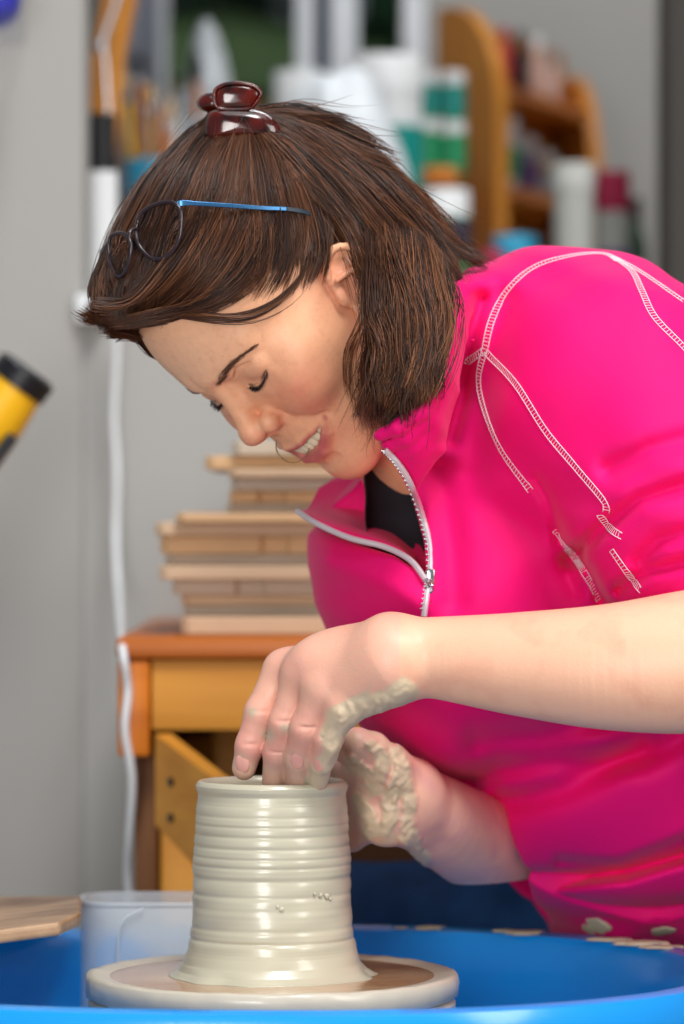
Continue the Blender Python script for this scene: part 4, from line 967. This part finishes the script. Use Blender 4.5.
jacket = mesh_obj('jacket', vj, fj, M_pink, person)
bvh_j = BVHTree.FromPolygons([tuple(v) for v in vj.tolist()], fj.tolist())
CAMP = Vector((0, 0, ZC))
def hit(bv, px, py):
    d = (Vector(P(px, py, 1.0))-CAMP).normalized(); h = bv.ray_cast(CAMP, d)
    return (np.array(h[0]), np.array(h[1])) if h[0] is not None else None
M_stitch = mat('white_stitching', '#efe3ea', .6)
def stitch(pl, w=.0042, rung=.0024):
    q = spline(pl, max(12, int(len(pl)*14))); pts = [hit(bvh_j, *a) for a in q]; pts = [a for a in pts if a is not None]
    if len(pts) < 4: return
    C_ = np.array([a[0] for a in pts]); Nn = np.array([a[1] for a in pts])
    keep = [0]
    for i in range(1, len(C_)):
        if np.linalg.norm(C_[i]-C_[keep[-1]]) < .03: keep.append(i)
    C_, Nn = C_[keep], Nn[keep]
    s = np.r_[0, np.cumsum(np.linalg.norm(np.diff(C_, axis=0), axis=1))]; m_ = max(8, int(s[-1]/rung)); ss = np.linspace(0, s[-1], m_)
    C_ = np.stack([np.interp(ss, s, C_[:, k]) for k in range(3)], 1); Nn = np.stack([np.interp(ss, s, Nn[:, k]) for k in range(3)], 1)
    for _ in range(2): C_[1:-1] = (C_[:-2]+2*C_[1:-1]+C_[2:])/4
    T_ = np.gradient(C_, axis=0); T_ /= np.linalg.norm(T_, axis=1, keepdims=True)+1e-9; Bn = np.cross(T_, Nn); Bn /= np.linalg.norm(Bn, axis=1, keepdims=True)+1e-9
    C_ = C_+Nn*.0006; a = C_+Bn*w/2; b = C_-Bn*w/2
    mb = MB(); mb.tube(a, .0003, 5); mb.tube(b, .0003, 5)
    for i in range(0, m_-1): mb.tube([a[i], b[i]], .00024, 4, False)
    mb.build('seam_stitching', M_stitch, jacket, auto=False)
for pl in [[(485, 349), (492, 320), (508, 290), (535, 267), (572, 256), (604, 254), (618, 262)], [(614, 258), (632, 272), (642, 292), (655, 318), (684, 348), (710, 380)], [(612, 257), (640, 272), (684, 302)],
           [(485, 349), (479, 378), (484, 407), (501, 449), (531, 491)], [(486, 352), (516, 384), (546, 431), (575, 466), (605, 502), (606, 512)], [(600, 515), (612, 530), (622, 536)], [(612, 550), (628, 573), (641, 590)],
           [(555, 530), (567, 548), (581, 567), (600, 602)], [(466, 363), (475, 357), (485, 350)]]: stitch(pl)
# far collar flap
def sheet(name, A, B, n, m_, mt, parent, th=.003, bulge=0.0):
    A = spline(A, n); B = spline(B, n); vs = []
    for j in range(m_):
        t = j/(m_-1)
        for i in range(n): vs.append(A[i]*(1-t)+B[i]*t+np.array([0, bulge*math.sin(math.pi*t), -bulge*.6*math.sin(math.pi*t)]))
    fs = [(j*n+i, j*n+i+1, (j+1)*n+i+1, (j+1)*n+i) for j in range(m_-1) for i in range(n-1)]
    o = mesh_obj(name, vs, fs, mt, parent); md = o.modifiers.new('s', 'SOLIDIFY'); md.thickness = th; md.offset = 0; return o
FA = [P(297, 511, 2.735), P(318, 524, 2.715), P(350, 538, 2.70), P(385, 547, 2.69), P(410, 560, 2.68), P(426, 580, 2.668)]
FB = [P(318, 490, 2.83), P(340, 478, 2.85), P(370, 472, 2.86), P(392, 492, 2.84), P(412, 530, 2.79), P(430, 572, 2.69)]
sheet('collar_flap', FA, FB, 30, 12, M_pink, jacket, .004, .012)
FC = [P(310, 520, 2.742), P(322, 548, 2.742), P(350, 562, 2.715), P(385, 572, 2.70), P(410, 582, 2.69), P(426, 592, 2.675)]
# shirt
def shirt_sdf(p):
    d = ell(p, P(430, 545, 2.83), (.055, .055, .075)); d = smin(d, cap(p, w2((0, -2.4, -3.0)), P(445, 430, 2.82), .056, .055), .02)
    d = smin(d, chain(p, [P(394, 478, 2.738), P(402, 520, 2.738), P(416, 562, 2.742)], [.021, .023, .014], .01), .008)
    cut = (p-HO.astype(np.float32)) @ np.array([-.45, -.1, .88], np.float32)
    return smax(d, cut+.066, .004)
polym(0, 'undershirt', shirt_sdf, P(300, 680, 2.85)-[0, .12, 0], P(560, 380, 2.85)+[0, .12, 0], .003, mat('black_cotton', '#14121a', .8), person)
# zip
M_zip = mat('silver_zip_tape', '#cfc6cc', .35, metal=.2); M_met = mat('zip_metal', '#b9b9bd', .22, metal=1)
zn = [hit(bvh_j, *a) for a in spline([(382, 447), (393, 459), (404, 474), (414, 496), (422, 520), (427, 548), (428, 575), (427, 592), (424, 614)], 40)]
zn0 = spline([(385, 450), (395, 460), (407, 477), (417, 500), (425, 525), (430, 548), (430, 575), (427, 592), (424, 616)], 40)
pts = []
for a in zn0:
    h = hit(bvh_j, a[0]+2, a[1]); pts.append(h)
last = None; zc = []
for h, a in zip(pts, zn0):
    Yh = h[0][1] if h is not None and h[0][1] < 2.76 else (last if last else 2.66)
    last = Yh if last is None else .7*last+.3*Yh; zc.append(P(a[0], a[1], last-.0025))
zc = np.array(zc); 
MB().tube(zc, .0021, 8).build('zip_tape', M_zip, jacket)
MB().tube(spline(FA, 40)+np.array([0, -.0015, .0]), .0021, 8).build('zip_tape', M_zip, jacket)
zt_ = MB()
for i in range(0, 38):
    a = zc[i]+(zc[i+1]-zc[i])*.5; zt_.box(a+np.array([-.002, -.0012, 0]), (.0022, .0016, .0010))
zt_.build('zip_teeth', M_met, jacket)
zb_ = zc[29]; zs_ = empty('x', (0, 0, 0)); bpy.data.objects.remove(zs_)
zz = MB().box(zb_+np.array([0, -.004, -.002]), (.006, .004, .011), None, .0012)
zsl = zz.build('zip_slider', M_met, jacket)
q = MB(); y0_ = zb_+np.array([.0, -.007, -.006])
for i in range(5): q.lathe([(.0022, -.0007), (.003, 0), (.0022, .0007), (.0016, 0), (.0022, -.0007)], y0_+np.array([-.0006*i, 0, -.0042*i]), 14, Matrix.Rotation(math.pi/2, 3, 'X') if i % 2 else Matrix.Rotation(math.pi/2, 3, 'X') @ Matrix.Rotation(.9, 3, 'Y'))
q.build('zip_pull', M_met, zsl)
# slip marks on the jacket
for px, py, r, sd in ((598, 926, .011, 21), (588, 929, .007, 22), (661, 931, .010, 23)):
    h = hit(bvh_j, px, py)
    if h: blob('slip_mark', *h[0], r, M_slip, jacket, sd, .12, h[1])
# --- jeans --------------------------------------------------------------------
def jeans_sdf(p):
    hipc = P(760, 960, 3.04)
    d = ell(p, hipc, (.15, .15, .12))
    d = smin(d, chain(p, [P(720, 985, 3.08), P(480, 966, 3.10), P(290, 948, 3.12)], [.095, .082, .066], .03), .04)
    d = smin(d, chain(p, [P(290, 948, 3.12), P(300, 1400, 3.12), np.array([-.02, 3.13, .09])], [.066, .06, .045], .03), .02)
    d = smin(d, chain(p, [P(790, 1080, 2.92), P(760, 1230, 2.55), P(680, 1300, 2.22)], [.095, .083, .066], .03), .04)
    d = smin(d, chain(p, [P(680, 1300, 2.22), np.array([.18, 2.2, .09])], [.066, .045], .03), .02)
    x, y, z = p[:, 0], p[:, 1], p[:, 2]
    return d+.0015*np.sin(x*60+z*90+2*np.sin(x*25))+.001*np.sin(x*150-z*70)
M_den = mat('blue_denim', '#1c5288', .85, var=.35, vscale=40, bump=.3, bscale=700, bdist=.0006)
polym(0, 'jeans', jeans_sdf, (-.20, 2.05, .06), (.50, 3.25, ZC-.2), .006, M_den, person)
for c, in (((-.03, 3.09, 0),), ((.16, 2.18, 0),)):
    def shoe(p, c=np.array(c)):
        d = cap(p, c+[0.01, 0, .05], c+[-.15, 0, .032], .045, .032); return smax(smin(d, cap(p, c+[.02, 0, .05], c+[.02, 0, .12], .04, .045), .03), .001-p[:, 2]+0*d, .004)
    polym(0, 'shoe', shoe, np.array(c)+[-.24, -.08, -.01], np.array(c)+[.1, .08, .19], .005, M_blk, person)
st = empty('work_stool', (.43, 3.04, 0)); zs_ = P(760, 960, 3.04)[2]-.118
MB().lathe([(0, zs_-.05), (.16, zs_-.05), (.172, zs_-.035), (.172, zs_-.012), (.15, zs_), (0, zs_)], (.43, 3.04, 0), 40).build('seat', M_blk, st)
for a in range(4):
    an = math.pi/4+a*math.pi/2; MB().tube([(.43+.1*math.cos(an), 3.04+.1*math.sin(an), zs_-.05), (.43+.17*math.cos(an), 3.04+.17*math.sin(an), .0)], .013, 12).build('leg', M_steel, st)
tag(st, 'round black stool under the potter', 'stool')
# ------------------------------------------------------------ hair
reg = [px2loc(*a) for a in [(128, 334, 0), (150, 309, -2.5), (185, 284, -4), (225, 272, -5.5), (268, 254, -6.5), (305, 240, -7), (338, 238, -7.2), (362, 262, -7.2), (366, 300, -7), (385, 330, -6.5), (430, 350, -5)]]
reg = [(float(a[1]), float(a[2])) for a in reg]
reg = reg+[(-16, reg[-1][1]-3), (-16, 22), (16, 22), (15, reg[0][1]+.6)]
L0 = lambda px, py, xl=0.0: px2loc(px, py, xl)
bump1 = L0(138, 268); bump2 = L0(232, 142); bump3 = L0(290, 148); bump4 = L0(188, 200); bump5 = L0(360, 202); bump6 = L0(118, 302)
def hair_local(q):
    d = ell(q, (0, -.6, 5.8), (7.6, 10.1, 8.7))
    for b, r in ((bump1, (3.8, 1.5, 2.0)), (bump6, (3.0, .9, .9)), (bump4, (4.4, 2.2, 2.2)), (bump2, (3.4, 2.3, 2.3)), (bump3, (4.2, 2.4, 2.4)), (bump5, (3.4, 1.7, 1.8))):
        d = smin(d, ell(q, (0, b[1], b[2]), r), 2.2)
    g = -poly2(q[:, 1]+.35*np.abs(q[:, 0]*0), q[:, 2], reg)*-1.0
    return smax(d, -g, 1.3)
def hair_sdf(p):
    q = toloc(p); d = hair_local(q)*HS
    # loose hair behind the ear falling to the collar
    h = chain(p, [P(392, 232, 2.695), P(409, 272, 2.66), P(408, 325, 2.630), P(406, 380, 2.612), P(398, 412, 2.606)], [.020, .0265, .0245, .019, .010], .015)
    h = smin(h, chain(p, [P(398, 205, 2.76), P(430, 248, 2.74), P(448, 278, 2.70)], [.018, .014, .010], .02), .02)
    d = smin(d, h, .02)
    g = (q[:, 0]*1.7+1.3*np.sin(q[:, 1]*.6)+q[:, 2]*.3)
    return d+.00035*np.sin(g*5)+.0002*np.sin(g*13)
M_hairb = mat('hair_underlayer', '#2c1a12', .6, spec=.3)
M_hair = mat('brown_hair', '#4b2d1e', .36, spec=.55, attr='tone')
vhr, fhr = polygonize(hair_sdf, HO-.19, HO+np.array([.20, .19, .19]), .0021*QH, 2.0)
hair = mesh_obj('hair', vhr, fhr, M_hairb, person)
bvh_h = BVHTree.FromPolygons([tuple(v) for v in vhr.tolist()], fhr.tolist())
def dirof(px, py): return (Vector(P(px, py, 1.0))-CAMP).normalized()
def surf(pl, off=.001):
    """polyline seen at these directions, laid over the hair volume; where it leaves the volume it keeps its last depth"""
    out = []; last = None; miss = []
    for i, a in enumerate(pl):
        h = bvh_h.ray_cast(CAMP, dirof(a[0], a[1])); h2 = bvh_p.ray_cast(CAMP, dirof(a[0], a[1]))
        if h2[0] is not None and (h[0] is None or h2[3] < h[3]): h = h2
        out.append(None if h[0] is None else np.array(h[0])+np.array(h[1])*off)
    for i, a in enumerate(out):
        if a is None:
            js = [j for j in range(len(out)) if out[j] is not None]
            if js: j = min(js, key=lambda t: abs(t-i)); out[i] = P(pl[i][0], pl[i][1], out[j][1]+.012*0)
            else: out[i] = P(pl[i][0], pl[i][1], 2.70)
    return np.array(out)
CL = (236, 122)
fam = [
 # guides across the lock, count, spread, flyaway
 ([[(96, 306), (90, 285), (112, 240), (146, 182), (196, 128), (222, 116)], [(118, 322), (118, 290), (140, 236), (176, 172), (208, 136), (228, 122)], [(150, 324), (158, 290), (172, 240), (196, 178), (220, 140), (234, 124)],
   [(194, 294), (205, 264), (208, 222), (218, 170), (232, 140), (240, 126)], [(240, 286), (250, 256), (246, 216), (246, 170), (246, 140), (246, 126)], [(286, 268), (292, 240), (284, 200), (272, 160), (258, 136), (250, 124)], [(328, 254), (330, 224), (318, 184), (298, 152), (276, 132), (258, 122)]], 3300, .0013, .02),
 ([[(92, 300), (128, 300), (158, 268), (186, 226), (206, 178), (222, 134)], [(96, 312), (138, 312), (178, 286), (208, 240), (224, 190), (232, 140)], [(104, 322), (160, 316), (204, 294), (236, 252), (250, 206), (244, 146)], [(126, 326), (176, 312), (226, 302), (266, 266), (276, 215), (262, 160)]], 2000, .0020, .05),
 ([[(150, 330), (165, 300), (180, 262), (200, 210), (222, 150)], [(185, 312), (205, 290), (216, 250), (226, 200), (236, 150)], [(222, 304), (240, 280), (246, 240), (244, 196), (242, 150)], [(262, 300), (276, 268), (276, 226), (264, 186), (250, 150)], [(300, 290), (310, 256), (304, 220), (288, 180), (262, 146)], [(322, 286), (330, 250), (322, 214), (304, 176), (274, 144)]], 420, .0016, .03),
 ([[(116, 324), (160, 316), (205, 312), (248, 316), (290, 292), (312, 250)], [(136, 330), (176, 310), (215, 318), (258, 312), (296, 286), (318, 246)]], 90, .0012, .05),
 ([[(258, 112), (300, 112), (350, 136), (400, 176), (440, 226), (478, 266)], [(258, 118), (305, 132), (350, 162), (396, 206), (436, 252), (462, 290)], [(256, 122), (298, 142), (344, 180), (384, 226), (424, 280), (448, 330)], [(254, 126), (288, 150), (330, 192), (366, 238), (404, 296), (436, 366)],
   [(252, 130), (282, 160), (318, 204), (350, 240), (382, 300), (410, 370)], [(268, 132), (300, 168), (332, 210), (358, 248), (368, 296), (384, 340)]], 3400, .0020, .06),
 ([[(372, 236), (375, 280), (380, 320), (392, 356), (380, 400), (372, 424)], [(386, 230), (384, 280), (388, 330), (372, 380), (366, 404), (350, 420)], [(400, 236), (408, 290), (420, 340), (404, 386), (392, 412), (386, 436)], [(420, 240), (427, 292), (432, 338), (420, 376), (412, 404), (402, 430)],
   [(438, 262), (444, 296), (438, 330), (432, 366), (424, 396), (414, 420)], [(372, 250), (392, 300), (398, 350), (400, 380), (396, 410), (398, 436)]], 3200, .0042, .08),
 ([[(372, 280), (366, 320), (352, 345), (348, 370), (356, 395)], [(380, 300), (372, 340), (362, 366), (366, 395), (376, 420)]], 60, .003, .12),
 ([[(244, 110), (280, 106), (320, 112), (352, 122)], [(256, 116), (300, 112), (340, 128), (372, 140)], [(262, 118), (310, 122), (360, 138), (400, 152)], [(262, 118), (310, 130), (370, 160), (412, 178)]], 420, .0026, .10),
 ([[(378, 330), (380, 370), (366, 400), (372, 432), (360, 440)], [(392, 340), (384, 380), (388, 410), (396, 434), (388, 446)], [(410, 340), (414, 380), (402, 412), (410, 436), (402, 446)]], 200, .0046, .25),
 ([[(352, 150), (392, 172), (420, 196), (438, 210)], [(392, 186), (430, 220), (462, 250), (486, 264)], [(420, 230), (450, 252), (472, 262), (492, 262)]], 260, .0030, .14),
]
def gen(fams, K=16):
    S = []; W = []; tone = []
    s = np.linspace(0, 1, K)[:, None]
    for guides, n, spread, fly in fams:
        G = [surf(g, .0010) for g in guides]; G = np.array([spline(g, K) for g in G]); per = 22; hang = spread > .004
        nc = max(1, n//per)
        for c in range(nc):
            uc = (c+rng.random())/nc*(len(G)-1); oc = rng.normal(size=(3, 3))*spread; oc[:, 1] = -abs(oc[:, 1])*.8; phc = rng.random()*6.28; wv = spread*(1.4 if hang else .5)*(.4+rng.random()); fr_ = (6 if hang else 4)+6*rng.random()
            tc_ = rng.normal()*.17+.12*math.sin(uc*11); short = rng.random()*(.30 if hang else .10)
            wav = np.sin(s*fr_+phc)*wv*np.array([1, -.5, .6])*s
            for k_ in range(per):
                u = np.clip(uc+rng.normal()*(len(G)-1)*(.020 if hang else .022), 0, len(G)-1.0001); a = int(u); f = u-a; p = G[a]*(1-f)+G[a+1]*f
                uu = int(min(uc, len(G)-1.0001)); ff = uc-uu if uc < len(G)-1 else .999; pc_ = G[uu]*(1-ff)+G[min(uu+1, len(G)-1)]*ff
                cl_ = (.55 if hang else .30)*s**1.2; p = p*(1-cl_)+pc_*cl_
                o1, o2, o3 = rng.normal(size=(3, 3))*spread*.55
                off = oc[0]*(1-s)+oc[1]*s+oc[2]*np.sin(s*math.pi)+wav+(o1*(1-s)+o2*s*(.6 if hang else .8)+o3*np.sin(s*math.pi))
                off = off+np.sin(s*(3+6*rng.random())+rng.random()*6.28)*rng.normal(size=3)*spread*.22
                off[:, 1] -= abs(rng.normal())*.0012
                if rng.random() < fly: off = off+(s**2)*rng.normal(size=3)*np.array([.011, .006, .011])
                e0 = rng.random()*.12; e1 = 1-rng.random()*.10-short; tt = np.linspace(e0, e1, K)*(K-1); q = p+off
                q = np.stack([np.interp(tt, np.arange(K), q[:, k]) for k in range(3)], 1)
                S.append(q); W.append(.00023*(0.7+.6*rng.random())); tone.append(np.clip(.42+tc_+.16*rng.normal(), 0, 1))
    return np.array(S), np.array(W), np.array(tone)
S1, W1, T1 = gen(fam)
# the far side of the head carries the mirror image of the lying hair
nfar = 9300; Sf = S1[:nfar].copy()
for k_ in range(6000, nfar):
    for a_ in range(3): Sf[k_, :, a_] = np.interp(np.linspace(0, 5.5, 16), np.arange(16), S1[k_, :, a_])
Lc = ((Sf-HO) @ HM)/HS; Lc[:, :, 0] *= -1; S2 = HO+HS*(Lc @ HM.T); 
# keep strands above the scalp
def lift(S):
    sh = S.shape; q = S.reshape(-1, 3); d = hair_sdf(q.astype(np.float32)); bad = d < .0003
    if bad.any():
        e = .002; qb = q[bad].astype(np.float32); g = np.stack([hair_sdf(qb+np.array(v, np.float32)*e)-hair_sdf(qb-np.array(v, np.float32)*e) for v in ((1, 0, 0), (0, 1, 0), (0, 0, 1))], 1)
        g /= np.linalg.norm(g, axis=1, keepdims=True)+1e-9; q[bad] += g*np.clip(.0004-d[bad], 0, .006)[:, None]
    q = q.reshape(sh); q[:, 1:-1] = (q[:, :-2]+2*q[:, 1:-1]+q[:, 2:])/4; return q
SS = lift(np.concatenate([S1, S2])); WW = np.concatenate([W1, W1[:nfar]]); TT = np.concatenate([T1, T1[:nfar]])
hs_ = strands('hair_strands', SS, M_hair, hair, WW)
c0, c1, c2 = np.array(lin('#1c0f0a')), np.array(lin('#54301c')), np.array(lin('#9c6440'))
ct_ = np.where(TT[:, None] < .5, c0+(c1-c0)*TT[:, None]*2, c1+(c2-c1)*(TT[:, None]-.5)*2)
lp_ = spline([(276, 440), (277, 452), (286, 461), (297, 462), (306, 455), (309, 446)], 24); y_ = surf([(320, 452)])[0][1]+.006
LS = [[P(a+rng.normal()*.25+.3*k_, b+rng.normal()*.12, y_-.0003*k_) for a, b in lp_] for k_ in range(3)]
strands('loose_curl', LS, mat('light_brown_hair', '#8d7350', .35), hair, .00028, taper=False)
paint(hs_, 'tone', np.repeat(ct_, 16*3, 0))
# ------------------------------------------------------------ claw clip
M_tort = mat('tortoiseshell', '#641406', .15, spec=.6, coat=.45, trans=.25, wood='#0c0201', vscale=75)
cl = empty('claw_clip', tuple(P(236, 110, 2.70)))
def clipshape(outline, Y, th, bulge, name):
    n = len(outline); cx = sum(a for a, b in outline)/n; cy = sum(b for a, b in outline)/n; vs = []
    for s_, yo in ((1, 0), (.86, -bulge*.6), (.5, -bulge), (.0, -bulge*1.1)):
        for a, b in outline: vs.append(P(cx+(a-cx)*s_, cy+(b-cy)*s_, Y+yo))
    fs = [(q*n+i, q*n+(i+1) % n, (q+1)*n+(i+1) % n, (q+1)*n+i) for q in range(3) for i in range(n)]
    o = MB().add(vs, fs).build(name, M_tort, cl, auto=False); md = o.modifiers.new('s', 'SOLIDIFY'); md.thickness = th; md.offset = 1; return o
top = spline([(214, 97), (216, 89), (226, 84), (240, 83), (254, 86), (261, 93), (256, 103), (248, 109), (222, 109), (215, 104)], 36, True)
hY = surf([(240, 130)])[0][1]
clipshape([tuple(a) for a in top], hY-.006, .0022, .0025, 'thumb_lever'); MB().tube([P(a, b, hY-.008) for a, b in list(top)+[top[0], top[1]]], .0013, 8).build('lever_rim', M_tort, cl, auto=False)
bot = spline([(205, 136), (206, 118), (214, 110), (240, 109), (262, 112), (276, 122), (281, 134), (272, 138), (240, 138), (215, 139)], 36, True)
clipshape([tuple(a) for a in bot], hY-.006, .0025, .005, 'jaw')
bk = [tuple(a) for a in spline([(201, 103), (208, 98), (222, 99), (232, 104), (222, 109), (207, 107)], 24, True)]; clipshape(bk, hY+.022, .0035, .005, 'thumb_lever')
clipshape([(a+3, b+2) for a, b in [tuple(t) for t in bot]], hY+.05, .0035, -.010, 'jaw')
MB().tube([P(224, 109, hY), P(224, 109, hY+.046)], .0022, 10).tube([P(234, 108, hY), P(234, 108, hY+.046)], .0018, 10).build('spring', M_steel, cl)
for k_ in range(5):
    x_ = 214+k_*14; MB().tube([P(x_, 137, hY-.010), P(x_+1, 146, hY-.008), P(x_+2, 153, hY+.006)], [.0016, .0014, .0008], 8).build('claw_tooth', M_tort, cl)
tag(cl, 'reddish tortoiseshell claw clip holding the hair on top of the head', 'hair clip')
# ------------------------------------------------------------ eyeglasses pushed up on the hair
gl = empty('eyeglasses', tuple(P(150, 230, 2.66)))
M_frame = mat('dark_spectacle_frame', '#2a1c22', .25, spec=.6, coat=.4); M_temple = mat('blue_metal_temple', '#3c6f9c', .25, metal=.6); M_tip = mat('dark_temple_tip', '#22303c', .35)
nl = spline([(137, 224), (142, 213), (152, 206), (166, 202), (176, 204), (181, 214), (181, 232), (176, 246), (166, 257), (154, 259), (144, 252), (137, 240)], 48, True)
Yn0 = min(surf([(a, b)])[0][1]-(a-150)*.0002 for a, b in ((176, 206), (160, 206), (178, 245), (165, 250), (150, 240), (140, 225)))-.008; 
hl = [surf([(a, 230)])[0][1] for a in (140, 150, 160, 170, 180)]; print('hairdepth', hl, Yn0)
def YL(px): return Yn0-.002+(180-px)*.00042
ring3 = [P(a, b, YL(a)) for a, b in nl]
MB().tube(list(ring3)+[ring3[0], ring3[1]], .0015, 8).build('rim', M_frame, gl, auto=False)
M_lens = mat('spectacle_lens', (1, 1, 1), .03, trans=1, ior=1.08, raw=True, spec=.8)
def lens(rg, name):
    c = sum(np.array(q) for q in rg)/len(rg); n = len(rg); vs = list(rg)+[c+(q-c)*.5+np.array([0, -.0008, 0]) for q in rg]+[c+np.array([0, -.001, 0])]
    fs = [(i, (i+1) % n, n+(i+1) % n, n+i) for i in range(n)]+[(n+i, n+(i+1) % n, 2*n) for i in range(n)]
    o = MB().add(vs, fs).build(name, M_lens, gl, auto=False); md = o.modifiers.new('s', 'SOLIDIFY'); md.thickness = .0012; md.offset = 0
lens(ring3, 'lens')
fl2 = spline([(110, 240), (113, 235), (121, 233), (128, 237), (131, 246), (130, 258), (126, 270), (120, 277), (114, 272), (110, 260), (109, 250)], 40, True)
ring4 = [P(a, b, Yn0+.004+(131-a)*.0009) for a, b in fl2]
MB().tube(list(ring4)+[ring4[0], ring4[1]], .0014, 8).build('rim', M_frame, gl, auto=False); lens(ring4, 'lens')
MB().tube(spline([P(138, 230, YL(138)), P(134, 229, Yn0+.010), P(130, 232, Yn0+.007), P(129, 238, Yn0+.006)], 14), .0013, 8).build('bridge', M_frame, gl, auto=False)
tpl = [(177, 205), (184, 203), (205, 204), (235, 206), (262, 208), (285, 209), (300, 211), (311, 214)]
tw = [surf([a], .0085)[0] for a in tpl]; ys = [t[1] for t in tw]
fr_ = [(a[0]-177)/134 for a in tpl]; lin_ = [YL(177)*(1-f)+ys[-1]*f for f in fr_]; sh_ = [max(0, max((l-y+.001) for l, y in zip(lin_, ys)))]
tw = [P(a[0], a[1], l-sh_[0]*math.sin(math.pi*min(1, max(f, .0)))**.6 if 0 < f < 1 else l) for a, l, f in zip(tpl, lin_, fr_)]
print('temple', [round(float(t[1]), 3) for t in tw])
q = spline(tw, 60)
def flat(pts, hts, th, name, m):
    mb = MB(); pts = [Vector(a) for a in pts]; n = len(pts); vs = []
    for a, h in zip(pts, hts): 
        for dz, dy in ((h, -th), (h, th), (-h, th), (-h, -th)): vs.append(a+Vector((0, dy, dz)))
    fs = [(i*4+j, i*4+(j+1) % 4, (i+1)*4+(j+1) % 4, (i+1)*4+j) for i in range(n-1) for j in range(4)]+[(3, 2, 1, 0), ((n-1)*4, (n-1)*4+1, (n-1)*4+2, (n-1)*4+3)]
    o = mb.add(vs, fs).build(name, m, gl); md = o.modifiers.new('b', 'BEVEL'); md.width = .0004; md.segments = 2; return o
flat(q[:44], [.0026-.0012*min(i/14, 1) for i in range(44)], .0010, 'temple', M_temple); flat(q[43:], [.0015]*17, .0013, 'temple_tip', M_tip)
Lq = ((q-HO) @ HM)/HS; Lq[:, 0] *= -1; q2 = HO+HS*(Lq @ HM.T); q2[0] = ring4[2]; q2[1] = (ring4[2]+q2[4])/2
flat(q2[::3], [.0016]*len(q2[::3]), .0010, 'temple', M_temple)
tag(gl, 'dark rimmed eyeglasses with blue temples pushed up onto the brown hair', 'eyeglasses')
# ------------------------------------------------------------ camera and light
cam = bpy.data.cameras.new('camera'); co_ = bpy.data.objects.new('camera', cam); COL.objects.link(co_)
co_.location = (0, 0, ZC); co_.rotation_euler = (math.pi/2, 0, 0)
cam.sensor_fit = 'VERTICAL'; cam.sensor_height = 36; cam.sensor_width = 24; cam.lens = 36*FPX/1024; cam.clip_end = 100
cam.dof.use_dof = True; cam.dof.focus_distance = 2.60; cam.dof.aperture_fstop = 4.6; cam.clip_start = .05
SC.camera = co_
def area(name, loc, target, sx, sy, power, col=(1, 1, 1)):
    l = bpy.data.lights.new(name, 'AREA'); l.shape = 'RECTANGLE'; l.size = sx; l.size_y = sy; l.energy = power; l.color = col
    o = bpy.data.objects.new(name, l); COL.objects.link(o); o.location = loc
    o.rotation_euler = (Vector(target)-Vector(loc)).to_track_quat('-Z', 'Y').to_euler(); return o
area('window_and_fill_light', (2.0, .9, 1.9), (0, 2.7, .8), .9, 1.5, 36, (1, .97, .93))
area('window_and_fill_light', (-.65, -.5, 1.05), (.1, 2.7, .8), .8, 1.4, 50, (1, .985, .96))  # frontal fill added beside the camera, to brighten face and lower torso
area('overhead_area', (.2, 2.3, 2.6), (.1, 2.7, 0), 1.2, 1.0, 8, (1, 1, 1))  # soft area lamp overhead, pointing down at the potter
area('alcove_fill', (.3, 4.4, 2.4), (.3, 4.8, 1.2), .9, .5, 13, (.95, .98, 1))  # lamp added under the alcove ceiling to lift its walls and window frame
sun = bpy.data.lights.new('sun', 'SUN'); sun.energy = 2.2; sun.angle = .3; so_ = bpy.data.objects.new('sun', sun); COL.objects.link(so_)
so_.rotation_euler = (math.radians(35), 0, math.radians(20)); so_.location = (0, 8, 5)
W = bpy.data.worlds.new('world'); SC.world = W; W.use_nodes = True
W.node_tree.nodes['Background'].inputs[0].default_value = (.80, .88, 1, 1); W.node_tree.nodes['Background'].inputs[1].default_value = .24
vs_ = SC.view_settings; vs_.view_transform = 'Standard'; vs_.look = 'None'; vs_.gamma = 1; vs_.exposure = 0; vs_.use_curve_mapping = False
